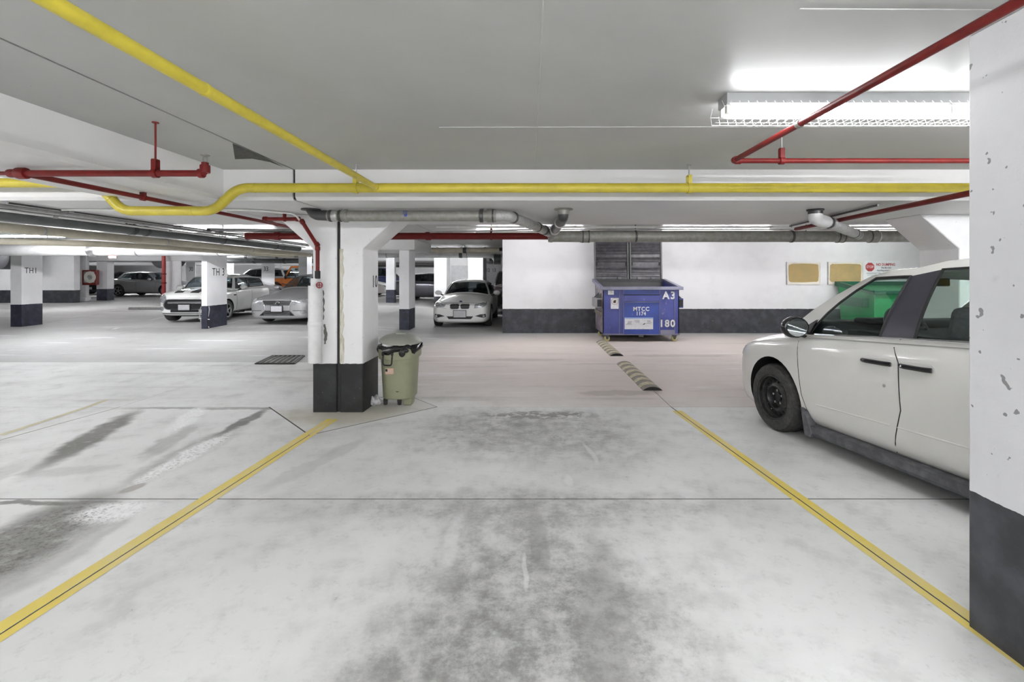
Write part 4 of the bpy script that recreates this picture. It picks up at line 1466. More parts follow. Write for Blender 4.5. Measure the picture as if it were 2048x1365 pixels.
# ---------------------------------------------------------------- white minivan at the right
HW = 1.0
van = dict(bow=.08, L=5.15, fo=.97, wb=3.0, tr=.335, tw=.225, arch=.40, rim='steel', rim_mat=M['black_steel'], v0=.06, v1=.90, bul=.03, camber=.05, seats=False, bmat=mat('pillar_film', (.045, .045, .06), .3, 0, .05, 3),
           st=[(0.10, .62, .29, .68, .70, .86), (0.14, .74, .21, .73, .76, .88), (0.25, .865, .15, .79, .84, .88), (0.45, .955, .13, .875, .94, .89), (.75, .985, .13, .925, 1.01, .89), (1.05, .995, .14, .96, 1.06, .90), (1.35, 1.0, .15, .99, 1.10, .92),
               (1.6, 1.0, .15, 1.01, 1.04, .95), (2.5, 1.0, .15, 1.05, 1.065, .95), (3.5, 1.0, .15, 1.09, 1.10, .95), (4.6, .99, .20, 1.12, 1.15, .94), (5.05, .96, .27, 1.08, 1.11, .92), (5.15, .88, .37, .96, 1.01, .90)],
           gh=[('W', .78, 0, 1.84, 0, 1.560), ('A', 1.02, .88, 1.86, .66, 1.530), ('F', 1.43, .935, 2.12, .76, 1.560), ('B', 2.18, .955, 2.35, .785, 1.560), ('R', 2.46, .955, 2.58, .79, 1.600), ('C', 4.0, .955, 4.0, .80, 1.615), ('Q', 4.14, .95, 4.1, .80, 1.615), ('D', 4.85, .93, 4.7, .78, 1.560), ('G', 4.98, .86, 4.82, .70, 1.565), ('E', 5.06, 0, 4.9, 0, 1.560)],
           mirror=(1.62, 1.10, 1.10), mirrors=False)
yaw = R(8)
fw = ground(1546, 861)                       # contact of the front-left tyre
fwd = Vector((-math.sin(yaw), math.cos(yaw), 0))
lft = Vector((-math.cos(yaw), -math.sin(yaw), 0))
ctr = Vector((fw.x, fw.y, 0)) - fwd * (van['L'] / 2 - van['fo']) - lft * (HW - .02)
ctr.z = floor_z(0, ctr.y)
t, bv, X, body = car('white minivan with black steel wheels parked nose-in at the right', van, ctr, R(90) + yaw, P_PEARL, M['van_glass'], pitch=math.atan(0.04), cat='minivan', name='minivan')
VAN = t
# door seams, crease, sill
seam(bv, 'left', [(X(1.33), .99), (X(1.36), .76), (X(1.39), .45), (X(1.48), .22)], t, .003)
seam(bv, 'left', [(X(2.30), 1.04), (X(2.37), .88), (X(2.38), .55), (X(2.32), .36), (X(2.28), .22)], t, .004)
seam(bv, 'left', [(X(4.0), 1.09), (X(4.0), .70)], t, .004)
seam(bv, 'right', [(X(2.30), 1.04), (X(2.38), .85), (X(2.28), .22)], t, .004)
both(lambda s: MB().prism([(s * .80, .10), (s * .965, .11), (s * .990, .14), (s * .990, .195), (s * .93, .205), (s * .80, .20)], X(1.45), X(3.50), lambda a, c, h: (h, a, c)).build('sill_trim', M['plastic_grey'], t, smooth=False))
for s0, s1, z in ((1.56, 2.28, .40), (2.34, 3.45, .42)):
    seam(bv, 'left', [(X(s0), z), (X(s1), z + .02)], t, .007, 'door_crease', P_PEARL, off=-.003)
bw = MB()
bw.tube([(X(s), HW * .966, z + .012) for s, z in ((1.43, .995), (1.6, 1.005), (2.4, 1.045), (3.4, 1.085), (4.0, 1.10))], .010, 6)
bw.build('belt_moulding', M['chrome'], t)
q = MB()
for dy in (0, .014):
    q.add([(X(1.22), .918 + dy, .985), (X(1.47), .945 + dy, 1.005), (X(1.56), .925 + dy, 1.15), (X(1.42), .90 + dy, 1.09)], [(0, 1, 2, 3)])
q.build('mirror_sail', M['black'], t)
for sd in (1, -1):
    mo = MB()
    mo.sphere((X(1.47), sd * 1.095, 1.075), (.10, .125, .098), 20, 12)
    for v_ in mo.v:
        if v_.x < X(1.47) - .035:
            v_.x = X(1.47) - .035
    mo = mo.build('door_mirror', M['black_gloss'], t)
    g2 = MB()
    g2.add([(X(1.47) - .038, sd * 1.095 + y, 1.075 + z) for y, z in oval(0, 0, .205, .16, 24)], [tuple(range(24))])
    g2.build('mirror_glass', M['mirror'], mo)
    MB().tube([(X(1.40), sd * 1.0, 1.02), (X(1.38), sd * .92, 1.0)], .035, 8).build('stalk', M['black'], mo)
for s0, s1, z in ((2.08, 2.32, .865), (2.40, 2.62, .868)):
    p0, p1 = hit(bv, 'left', X(s0), z), hit(bv, 'left', X(s1), z)
    decal(bv, 'left', rrect(X((s0 + s1) / 2), z - .012, s1 - s0 + .04, .10, .045), 'handle_cup', P_PEARL, t, .002, .05)
    MB().tube([p0 + Vector((0, .012, 0)), p0.lerp(p1, .15) + Vector((0, .03, 0)), p0.lerp(p1, .85) + Vector((0, .03, 0)), p1 + Vector((0, .012, 0))], .017, 8, .03).build('door_handle', M['black_gloss'], t)
p = hit(bv, 'left', X(2.26), .70)
MB().cyl(p, p + Vector((0, .006, 0)), .011, 10).build('lock_cylinder', M['steel'], t)
MB().prism([(X(1.39), .34), (X(1.45), .32), (X(1.52), .13), (X(1.50), .09), (X(1.43), .10)], .80, 1.0, lambda a, c, h: (a, h, c)).build('mud_flap', M['plastic_grey'], t, bevel=.006)
both(lambda s: decal(bv, 'front', mir([(.45, .68), (.78, .76), (.86, .79), (.84, .68), (.60, .62)], s), 'headlight', M['lamp_glass'], t, .008))
decal(bv, 'front', rrect(0, .56, .9, .18, .06), 'grille', M['grille'], t, .008)
plate(t, bv, .38)
both(lambda s: decal(bv, 'rear', mir([(.70, .94), (.90, .96), (.92, .71), (.80, .68)], s), 'tail_light', mat('tail_red', (0.3, 0.01, 0.01), .2), t, .008))
# cabin: dashboard, wheel, seats
db = MB()
db.prism([(X(1.05), 1.02), (X(1.35), 1.13), (X(1.66), 1.12), (X(1.74), 1.05), (X(1.73), .98), (X(1.1), .98)], -.86, .86, lambda a, c, h: (a, h, c))
db.build('dashboard', M['interior'], t, bevel=.02)
MB().box((X(1.64), .40, 1.135), (.18, .36, .05)).build('instrument_hood', M['interior'], t, bevel=.02)
sw = MB()
c = Vector((X(1.90), .40, 1.09))
ax = Vector((-.88, 0, .47)).normalized()
sw.lathe([(.18 + .016 * math.cos(k * math.pi / 4), .016 * math.sin(k * math.pi / 4)) for k in range(8)], c, ax, 32, True)
e1 = Vector((0, 1, 0))
e2 = ax.cross(e1)
for a in (0, math.pi, -math.pi / 2):
    sw.tube([c, c + (e1 * math.cos(a) - e2 * math.sin(a)) * .18], .014, 6)
sw.sphere(c, (.05, .06, .06), 10, 8)
sw.build('steering_wheel', M['plastic_grey'], t)
for (s, y) in ((2.50, .42), (2.50, -.42), (3.5, .42), (3.5, -.42)):
    b = MB()
    b.box((X(s), y, 1.09), (.14, .50, .38), m=Matrix.Rotation(R(-12), 3, 'Y'))
    b = b.build('seat', M['seat_grey'], t, bevel=.05)
    MB().box((X(s) - .06, y, 1.36), (.10, .27, .18)).build('headrest', M['seat_grey'], b, bevel=.04)
MB().box((X(1.80), -.02, 1.47), (.03, .24, .07)).build('rear_view_mirror', M['black'], t, bevel=.01)

# ---------------------------------------------------------------- white sedan facing the camera
S = sedan_spec(4.53, 1.80, 1.42, 2.76, .78, .98, .93, 1.06, .325, .72, rim=5)
S['mirror'] = (1.75, 1.0, .98)
t, bv, X, body = car('white sedan with twin kidney grille facing the camera beside the wall end', S, road(-2.06, 13.85 + 4.53 / 2), R(-90), P_WHITE, M['dark_glass'])
for s in (1, -1):
    decal(bv, 'front', mir(rrect(.155, .655, .255, .135, .05), s), 'grille', M['grille'], t, .012)
    decal(bv, 'front', mir([(.42, .60), (.44, .72), (.62, .76), (.80, .80), (.82, .72), (.70, .63)], s), 'headlight', M['lamp_glass'], t, .008)
    decal(bv, 'front', mir([(.45, .37), (.60, .42), (.76, .43), (.77, .34), (.70, .31)], s), 'air_intake', M['grille'], t, .008)
    p = hit(bv, 'front', s * .70, .365)
    if p:
        MB().cyl(p, p + Vector((.015, 0, 0)), .045, 14).build('fog_lamp', M['lamp_glass'], t)
    ring = MB()
    pts = [hit(bv, 'front', *a) for a in mir(rrect(.155, .655, .275, .155, .06), s)]
    pts = [p + Vector((.012, 0, 0)) for p in pts if p]
    ring.tube(pts + [pts[0]], .010, 6).build('grille_surround', M['chrome'], t)
decal(bv, 'front', [(-.40, .36), (.40, .36), (.33, .28), (-.33, .28)], 'lower_grille', M['grille'], t, .008)
plate(t, bv, .435, .36, .20)
p = hit(bv, 'front', 0, .775) or hit(bv, 'top', X(.06), 0)
bg_ = MB().cyl(p - Vector((.03, 0, 0)), p + Vector((.012, 0, .006)), .042, 18).build('badge_ring', M['black_gloss'], t)
MB().cyl(p, p + Vector((.014, 0, .007)), .029, 18).build('badge_disc', M['chrome'], bg_)
q = MB()
for a in (0, 2):
    q.add([p + Vector((.0155, 0, .008))] + [p + Vector((.0155, .028 * math.cos((a + k / 4) * math.pi / 2), .008 + .028 * math.sin((a + k / 4) * math.pi / 2))) for k in range(5)], [(0, 1, 2, 3, 4, 5)])
q.build('badge_quadrant', mat('badge_blue', (.03, .12, .45), .4), bg_)
decal(bv, 'top', rrect(0, 0, .01, .01, .002), 'washer_jet', M['black'], t)
sr = MB()
sr.add([(X(2.28), -.42, 1.428), (X(2.28), .42, 1.428), (X(2.85), .42, 1.455), (X(2.85), -.42, 1.455)], [(0, 1, 2, 3)])
sr.build('sunroof', M['black_gloss'], t, smooth=False)
for side in ('left', 'right'):
    seam(bv, side, [(X(1.42), .9), (X(1.45), .5), (X(1.5), .22)], t)
    seam(bv, side, [(X(2.68), .95), (X(2.68), .22)], t)
seam(bv, 'front', [(-.74, .745), (-.3, .755), (.3, .755), (.74, .745)], t, .005)
handles(t, bv, X, (2.45, 3.4), .84, P_WHITE)

# ---------------------------------------------------------------- white hatchback beside pillar TH3
S = sedan_spec(3.82, 1.73, 1.41, 2.50, .72, .98, .93, 1.0, .315, .80, rim=5)
hw = 1.73 / 2
S['st'] = [(0, hw * .66, .34, .74, .76, .88), (.03, hw * .76, .24, .82, .86, .88), (.14, hw * .90, .20, .88, .93, .88), (.40, hw * .97, .18, .92, .98, .88), (.9, hw, .18, .94, 1.02, .9), (1.2, hw, .18, .95, 1.03, .92), (2.2, hw, .2, .98, 1.0, .93), (3.2, hw * .99, .2, 1.01, 1.04, .92), (3.65, hw * .95, .25, 1.02, 1.05, .9), (3.78, hw * .88, .32, .95, .98, .9), (3.82, hw * .78, .4, .85, .88, .88)]
S['gh'] = [('W', .95, 0, 1.42, 0, 1.39), ('A', 1.16, hw * .84, 1.52, hw * .66, 1.37), ('F', 1.30, hw * .89, 1.60, hw * .70, 1.365), ('B', 2.16, hw * .90, 2.2, hw * .73, 1.375), ('R', 2.24, hw * .90, 2.28, hw * .73, 1.375), ('C', 3.30, hw * .88, 3.2, hw * .72, 1.34), ('G', 3.52, hw * .80, 3.42, hw * .66, 1.325), ('E', 3.62, 0, 3.5, 0, 1.34)]
S['mirror'] = (1.42, 1.02, hw + .11)
S['seat_s'] = [2.0]
g0 = ground(378, 650)
yawm = R(-90 + 6)
t, bv, X, body = car('small white hatchback with dark bonnet stripes parked behind pillar TH3', S, road(g0.x - .55, g0.y + 1.95 + .25), yawm, P_WHITE, M['mid_glass'])
decal(bv, 'front', rrect(0, .545, 1.12, .26, .12), 'grille', M['grille'], t, .012)
pts = [hit(bv, 'front', *a) for a in rrect(0, .545, 1.15, .29, .135)]
pts = [p + Vector((.014, 0, 0)) for p in pts if p]
MB().tube(pts + [pts[0]], .014, 6).build('grille_surround', M['chrome'], t)
for z in (.615, .585):
    seam(bv, 'front', [(-.46, z), (.46, z)], t, .008, 'grille_bar', M['chrome'], off=.02)
decal(bv, 'front', rrect(0, .35, .78, .07, .02), 'lower_grille', M['grille'], t, .01)
seam(bv, 'front', [(-.62, .28), (.62, .28)], t, .018, 'bumper_strip', M['chrome'], off=.005)
plate(t, bv, .46)
both(lambda s: decal(bv, 'front', mir(oval(.62, .72, .22, .24), s), 'headlight', M['lamp_glass'], t, .02))
both(lambda s: decal(bv, 'front', mir(oval(.64, .42, .13, .13), s), 'fog_lamp', M['lamp_glass'], t, .01))
both(lambda s: decal(bv, 'top', [(X(.09), s * .10), (X(.09), s * .34), (X(.90), s * .42), (X(.90), s * .16)], 'bonnet_stripe', M['black_gloss'], t, .004, skirt=.004))
decal(bv, 'front', [(-.15, .78), (-.05, .765), (.05, .765), (.15, .78), (.15, .80), (.05, .80), (0, .815), (-.05, .80), (-.15, .80)], 'wing_badge', M['chrome'], t, .012)
for side in ('left', 'right'):
    seam(bv, side, [(X(1.22), .9), (X(1.25), .3)], t)
    seam(bv, side, [(X(2.25), .95), (X(2.2), .25)], t)
    decal(bv, side, [(X(1.0), .27), (X(2.9), .27), (X(2.9), .17), (X(1.0), .17)], 'sill_trim', M['black'], t, .01, .15)
    p = hit(bv, side, X(1.12), .78)
    if p:
        MB().box(p, (.14, .02, .035)).build('side_scuttle', M['black_gloss'], t, bevel=.005)
handles(t, bv, X, (2.08,), .86, P_WHITE, .16)
rf = MB()
rf.add([(X(1.75), -.46, 1.43), (X(1.75), .46, 1.43), (X(2.6), .46, 1.44), (X(2.6), -.46, 1.44)], [(0, 1, 2, 3)])
rf.build('sunroof', M['black_gloss'], t, smooth=False)

# ---------------------------------------------------------------- silver sedan left of pillar 10
S = sedan_spec(4.9, 1.83, 1.45, 2.82, .98, 1.0, .95, 1.1, .33, .72, rim=9)
g0 = ground(550, 652)
t, bv, X, body = car('silver sedan with oval badge parked left of pillar 10', S, road(g0.x + .1, g0.y + 2.45), R(-90 - 1), P_SILVER, M['mid_glass'])
decal(bv, 'front', [(-.40, .685), (.40, .685), (.36, .56), (-.36, .56)], 'upper_grille', M['grille'], t, .010)
decal(bv, 'front', [(-.34, .40), (.34, .40), (.50, .26), (-.50, .26)], 'lower_grille', M['grille'], t, .010)
for z in (.66, .63, .60, .575):
    seam(bv, 'front', [(-.38, z), (.38, z)], t, .006, 'grille_bar', M['chrome'], off=.016)
for z in (.37, .335, .30, .275):
    seam(bv, 'front', [(-.38, z), (.38, z)], t, .006, 'grille_bar', M['chrome'], off=.016)
seam(bv, 'front', [(-.42, .69), (-.36, .55), (-.34, .42), (-.52, .25)], t, .010, 'grille_surround', M['chrome'], off=.008)
seam(bv, 'front', [(.42, .69), (.36, .55), (.34, .42), (.52, .25)], t, .010, 'grille_surround', M['chrome'], off=.008)
p = hit(bv, 'front', 0, .62) + Vector((.025, 0, 0))
bd = MB()
bd.tube([p + Vector((0, .075 * math.cos(k * math.pi / 10), .052 * math.sin(k * math.pi / 10))) for k in range(21)], .007, 6)
bd.tube([p + Vector((0, .03, .045)), p + Vector((0, -.03, -.02)), p + Vector((0, .05, -.02))], .007, 6)
bd.build('oval_badge', M['chrome'], t)
plate(t, bv, .455)
both(lambda s: decal(bv, 'front', mir([(.42, .64), (.62, .72), (.86, .79), (.885, .74), (.72, .65), (.48, .58)], s), 'headlight', M['lamp_glass'], t, .008))
both(lambda s: decal(bv, 'front', mir(oval(.72, .355, .14, .09), s), 'fog_lamp', M['lamp_glass'], t, .01))
both(lambda s: seam(bv, 'front', mir([(.45, .40), (.78, .40)], s), t, .008, 'bumper_line', M['black']))
for side in ('left', 'right'):
    seam(bv, side, [(X(1.52), .92), (X(1.55), .3)], t)
    seam(bv, side, [(X(2.68), .95), (X(2.66), .25)], t)
handles(t, bv, X, (2.45, 3.5), .84, M['chrome'])
wp = MB()
for y in (.35, -.25):
    wp.tube([(X(1.34), y, 1.06), (X(1.52), y - .45, 1.14)], .012, 5)
wp.build('wiper', M['black'], t)

# ---------------------------------------------------------------- cars further back
def plain_car(label, S, x, y, head, pm, gm=None, lights=True):
    t, bv, X, body = car(label, S, road(x, y), head, pm, gm or M['mid_glass'])
    hw = max(q[1] for q in S['st'])
    nz = S['st'][1][3]
    both(lambda s: decal(bv, 'front', mir([(hw * .48, nz - .10), (hw * .82, nz - .01), (hw * .84, nz - .10), (hw * .60, nz - .19)], s), 'headlight', M['lamp_glass'], t, .01))
    both(lambda s: decal(bv, 'rear', mir([(hw * .52, .82), (hw * .80, .86), (hw * .80, .70), (hw * .60, .70)], s), 'tail_light', TAIL, t, .01))
    decal(bv, 'front', rrect(0, nz - .16, hw * .9, .12, .03), 'grille', M['grille'], t, .01)
    decal(bv, 'front', rrect(0, .36, hw * 1.1, .10, .03), 'lower_grille', M['grille'], t, .01)
    plate(t, bv, nz - .27)
    for side in ('left', 'right'):
        seam(bv, side, [(X(1.5), .85), (X(1.55), .3)], t)
        seam(bv, side, [(X(2.66), .9), (X(2.64), .28)], t)
    handles(t, bv, X, (2.42, 3.4), S['st'][6][3] - .1, pm)
    return t


TAIL = mat('tail_lamp_red', (0.3, 0.01, 0.01), .2)
ax_ = ground(322, 594.5)
plain_car('silver sedan seen side-on between white pillars at the far left', sedan_spec(4.85, 1.85, 1.46, 2.78, .95, .98, .95, 1.08, .335, .72, rim=5), at(325, 0, 27.4).x - 1.5, 27.6 + .9, R(0), P_SILVER)
plain_car('dark front end of a black car behind the hose cabinet post', sedan_spec(4.7, 1.82, 1.46), at(160, 0, 28.5).x, 31.5, R(-90), P_BLACK, M['dark_glass'])
plain_car('grey crossover roof showing above the white hatchback', suv_spec(4.6, 1.88, 1.68), at(492, 0, 29).x, 30.5, R(180), P_SILVER, M['dark_glass'])
plain_car('pale car tail glimpsed between a white pillar and the hatchback bonnet', sedan_spec(4.4, 1.78, 1.40), at(364, 0, 20).x + 2.2, 20.6, R(0), P_SILVER)
plain_car('dark maroon sport utility vehicle half hidden by the back wall end', suv_spec(4.8, 1.95, 1.80, 2.9, .9, 1.16, 1.12, .37, .95), -.68, 18.7 + 2.4, R(-90), P_MAROON, M['dark_glass'])
plain_car('dark grey sedan seen side-on behind the slim pillar', sedan_spec(4.8, 1.83, 1.45, 2.8, .95, .98, .96, 1.1, .34, .72, rim=9), at(776, 0, 24.5).x + 2.4, 25.4, R(0), P_GREYMET, M['dark_glass'])
plain_car('white car front peeking out behind pillar 10', sedan_spec(4.6, 1.8, 1.44), at(770, 0, 27.8).x - 2.3, 28.6, R(0), P_WHITE, M['dark_glass'])
plain_car('navy vehicle behind the white car next to pillar 10', suv_spec(4.6, 1.88, 1.75), at(758, 0, 33).x, 34, R(0), P_BLUE, M['dark_glass'])

# ---------------------------------------------------------------- orange off-roader
D = 23.5
xw = at(567, 0, D).x                     # windscreen base
o = Vector((xw + 1.2, D + .8, floor_z(xw, D)))
t = thing('off_roader', 'orange boxy off-road vehicle with open door frame behind the silver sedan', 'car', o, R(180))


def jb(name, pts, y0, y1, mt, bev=.02, par=None):
    return MB().prism(pts, y0, y1, lambda a, c, h: (a, h, c)).build(name, mt, par or t, bevel=bev)


# local +x forward (to the left of the picture), windscreen base at x=1.2
jb('tub', [(-2.0, .55), (-2.0, 1.12), (1.25, 1.12), (1.25, .55)], -.78, .78, P_ORANGE)
jb('bonnet', [(1.22, .62), (1.22, 1.19), (2.55, 1.08), (2.62, .62)], -.62, .62, P_ORANGE, .04)
jb('grille_panel', [(2.56, .55), (2.56, 1.06), (2.66, 1.04), (2.68, .55)], -.66, .66, P_ORANGE)
for k in range(7):
    MB().span((2.67, -.27 + k * .09 - .02, .66), (2.69, -.27 + k * .09 + .02, .95)).build('grille_slot', M['black'], t)
both(lambda s: MB().cyl((2.66, s * .48, .85), (2.72, s * .48, .85), .11, 18).build('headlight', M['lamp_glass'], t))
jb('bumper', [(2.66, .45), (2.66, .58), (2.90, .58), (2.90, .45)], -.80, .80, M['black'])
for s in (1, -1):
    jb('fender', [(1.35, .80), (1.60, .98), (2.65, .98), (2.85, .80), (2.80, .78), (2.6, .92), (1.65, .92), (1.42, .78)], s * .60, s * .90, M['black'])
    jb('door', [(.10, .58), (.10, 1.15), (1.18, 1.15), (1.18, .72), (1.0, .58)], s * .775, s * .80, P_ORANGE, .012)
    f = MB()
    f.tube([(1.18, s * .785, 1.13), (.84, s * .74, 1.72), (.12, s * .74, 1.74), (.10, s * .785, 1.13)], .035, 8, .05)
    f.build('door_frame', P_ORANGE, t)
    f = MB()
    f.add([(1.12, s * .785, 1.15), (.82, s * .74, 1.70), (.14, s * .74, 1.72), (.14, s * .785, 1.15)], [(0, 1, 2, 3)])
    f.build('door_window', M['mid_glass'], t)
    f = MB()
    f.sphere((1.02, s * .95, 1.22), (.05, .10, .11), 12, 8)
    f.build('door_mirror', M['black'], t)
    jb('rear_quarter', [(-1.95, 1.1), (-1.85, 1.78), (.10, 1.78), (.10, 1.66), (-.30, 1.66), (-.30, 1.1)], s * .72, s * .76, P_ORANGE if s else None, .012)
jb('roof', [(-1.88, 1.74), (-1.86, 1.80), (.86, 1.78), (.90, 1.72)], -.76, .76, P_ORANGE, .02)
ws = MB()
ws.tube([(1.22, -.72, 1.12), (.88, -.68, 1.74), (.88, .68, 1.74), (1.22, .72, 1.12), (1.22, -.72, 1.12)], .035, 8)
ws.build('windshield_frame', P_ORANGE, t)
ws = MB()
ws.add([(1.20, -.70, 1.14), (.88, -.66, 1.72), (.88, .66, 1.72), (1.20, .70, 1.14)], [(0, 1, 2, 3)])
ws.build('windshield', M['mid_glass'], t)
for k in (0, 1):
    MB().box((-.1, -.36 + .72 * k, 1.22), (.14, .44, .30)).build('seat', M['seat_grey'], t, bevel=.04)
sw = MB().lathe([(.18 + .014 * math.cos(k * math.pi / 3), .014 * math.sin(k * math.pi / 3)) for k in range(6)], (.72, .36, 1.2), (-.9, 0, .4), 20, True)
sw.build('steering_wheel', M['black'], t)
MB().box((.95, 0, 1.62), (.03, .24, .07)).build('rear_view_mirror', M['black'], t)
for x_ in (1.98, -1.25):
    for s in (1, -1):
        make_wheel(t, (x_, s * .80, .40), .40, .25, s, 5, M['alloy'], .56)
MB().cyl((-2.02, 0, .95), (-2.26, 0, .95), .38, 24).build('spare_wheel', M['tire'], t)
text('21', .22, M['stencil_white'], t, (1.9, .63, .98), Matrix.Rotation(R(180), 4, 'Z') @ Matrix.Rotation(R(90), 4, 'X'), name='lettering')

# ------------------------------------------------------------------ trash bin
def trash_bin():
    o = ground(801, 806)
    o.z = floor_z(0, o.y)
    t = thing('trash_bin', 'olive green wheeled trash bin with lid propped on a full bag', 'trash bin', o)
    olive = mat('olive_plastic', (0.31, 0.32, 0.21), 0.48, 0, 0.06, 5, bump=0.05)
    lidm = mat('grey_green_plastic', (0.36, 0.375, 0.32), 0.5, 0, 0.06, 5)
    b = MB()

    def ring(w, d, z, n=28, e=3.2):
        out = []
        for k in range(n):
            a = 2 * math.pi * k / n
            c, s = math.cos(a), math.sin(a)
            out.append((w / 2 * math.copysign(abs(c) ** (2 / e), c), d / 2 * math.copysign(abs(s) ** (2 / e), s), z))
        return out
    lev = [(.37, .38, .09), (.385, .40, .10), (.43, .45, .56), (.435, .455, .575), (.47, .49, .58), (.485, .505, .60), (.49, .51, .70), (.48, .50, .715), (.45, .47, .712), (.44, .46, .60)]
    vs, fs, n = [], [], 28
    for w, d, z in lev:
        vs += ring(w, d, z)
    for i in range(len(lev) - 1):
        for k in range(n):
            fs.append((i * n + k, i * n + (k + 1) % n, (i + 1) * n + (k + 1) % n, (i + 1) * n + k))
    fs.append(tuple(range(n - 1, -1, -1)))
    b.add(vs, fs)
    b.build('body', olive, t)
    b = MB()
    b.prism([(.07, .0), (.17, .0), (.185, .14), (.02, .14), (.05, .09)], -.13, .03, lambda a, c, h: (a, h, c))
    b.build('foot', olive, t, bevel=.015)
    b = MB()
    b.prism([(-.17, .05), (.02, .05), (.02, .12), (-.18, .12)], -.05, .12, lambda a, c, h: (a, h, c))
    b.build('axle_housing', olive, t, bevel=.01)
    for x in (-.155, .015):
        w = MB().lathe([(.0, -.022), (.035, -.024), (.052, -.02), (.055, 0), (.052, .02), (.035, .024), (0, .022)], (x, -.10, .055), (1, .25, 0), 20)
        w = w.build('wheel', M['tire'], t)
        MB().cyl((x - .028, -.107, .055), (x + .028, -.093, .055), .014, 10).build('hub', M['cast_iron'], w)
    # side handle
    hx = -.085
    h = MB()
    h.tube([(hx - .055, -.243, .655), (hx - .055, -.262, .60), (hx - .05, -.265, .52), (hx + .05, -.265, .515), (hx + .055, -.262, .60), (hx + .055, -.243, .655)], .009, 8, .03)
    h.build('handle', M['black'], t)
    for s in (-1, 1):
        MB().box((hx + s * .055, -.253, .655), (.028, .022, .045)).build('handle_clip', M['black'], t, bevel=.004)
    s = MB().box((-.07, -.226, .44), (.10, .006, .07), m=Matrix.Rotation(R(4), 3, 'X'))
    st = s.build('sticker', mat('worn_sticker', (0.62, 0.55, 0.48), .7, 0, .2, 60, col2=(.75, .33, .18)), t)
    MB().box((-.105, -.230, .452), (.025, .004, .03)).build('sticker_mark', M['black'], st)
    MB().box((.02, -.213, .19), (.03, .006, .008)).build('mould_mark', M['black'], t)
    # lid
    lid = MB()
    tl = Matrix.Rotation(R(3), 3, 'Y') @ Matrix.Rotation(R(4), 3, 'X')
    prof = [(0, .085), (.12, .08), (.205, .055), (.25, .02), (.258, .012), (.258, -.004), (.245, -.006), (.236, .002), (.10, .03), (0, .03)]
    lid.lathe(prof, (0, 0, 0), (0, 0, 1), 30)
    lid.v = [tl @ v + Vector((0, 0, .775)) for v in lid.v]
    lo = lid.build('lid', lidm, t)
    k = MB()
    k.prism([(-.07, .07), (-.055, .105), (.055, .105), (.07, .07)], -.018, .018, lambda a, c, h: (a, h, c))
    k.v = [tl @ v + Vector((0, 0, .775)) for v in k.v]
    k.build('lid_grip', lidm, lo, bevel=.006)
    # bag
    rng = random.Random(3)
    bag = MB()
    ns = 40
    lv = [(.245, .60 + .0), (.262, .655), (.262, .70), (.258, .725), (.235, .745), (.17, .755)]
    vs = []
    for i, (r, z) in enumerate(lv):
        for q in range(ns):
            a = 2 * math.pi * q / ns
            c, s_ = math.cos(a), math.sin(a)
            rr = r * (1 + .03 * math.sin(a * 7 + i * 2) + rng.uniform(-.012, .012))
            zz = z + (.035 * math.sin(a * 5 + 1) + .02 * math.sin(a * 11) + rng.uniform(-.006, .006)) * (1.0 if i < 2 else .3)
            if i == 0:
                zz += .075
            if i == 1:
                zz += .04
            vs.append((rr * math.copysign(abs(c) ** .72, c), rr * 1.04 * math.copysign(abs(s_) ** .72, s_), zz))
    bag.add(vs, [(i * ns + q, i * ns + (q + 1) % ns, (i + 1) * ns + (q + 1) % ns, (i + 1) * ns + q) for i in range(len(lv) - 1) for q in range(ns)])
    bag.sphere((.09, -.262, .665), (.04, .018, .05), 10, 8)
    bag.sphere((.135, -.255, .69), (.035, .018, .025), 10, 8)
    bag.build('bag_liner', mat('black_bin_bag', (.012, .012, .013), .22, 0, .1, 20, bump=.5, bscale=30), t, ang=70)
    f = MB()
    for q in range(5):
        f.sphere((-.12 + q * .06, -.17 + rng.uniform(-.02, .02), .745), (.06, .05, .035), 10, 8)
    for v in f.v:
        v += Vector((rng.uniform(-.005, .005), rng.uniform(-.005, .005), rng.uniform(-.005, .005)))
    f.build('paper_rubbish', mat('white_paper', (.8, .8, .8), .6, 0, .1, 30), t, ang=20)
    return t


trash_bin()
# crumpled bag at the pillar foot
o = ground(751, 811)
rng = random.Random(11)
b = MB()
b.sphere((0, 0, .055), (.085, .07, .06), 22, 14)
for i, v in enumerate(b.v):
    q = 1 + .16 * math.sin(v.x * 80 + v.z * 60) * math.cos(v.y * 70) + rng.uniform(-.07, .07)
    v.x *= q
    v.y *= q
    v.z = max(0.0, v.z * (1 + .15 * math.sin(v.x * 90 + v.y * 50)))
b.sphere((-.10, -.02, .03), (.04, .04, .03), 12, 8)
cb = b.build('crumpled_bag', mat('white_plastic_bag', (.74, .74, .76), .35, 0, .2, 40, bump=.8, bscale=35), ang=18, loc=o)
tag(cb, 'crumpled white plastic bag on the floor between pillar 10 and bin', 'bag')

# ------------------------------------------------------------------ blue dumpster
def chips_paint(name, col, chip):
    m = NT(name)
    c = m.mix(m.ramp(m.noise(2.2, 5), .35, .7), col, tuple(q * .7 for q in col))
    c = m.mix(m.math('MULTIPLY', m.ramp(m.noise(7, 6, .75, stretch=(1.6, 1.6, .5)), .62, .70), .7), c, chip)
    m.l(c, m.b.inputs['Base Color'])
    m.b.inputs['Roughness'].default_value = .42
    m.bump(m.noise(6, 4), .1, .02)
    return m.m


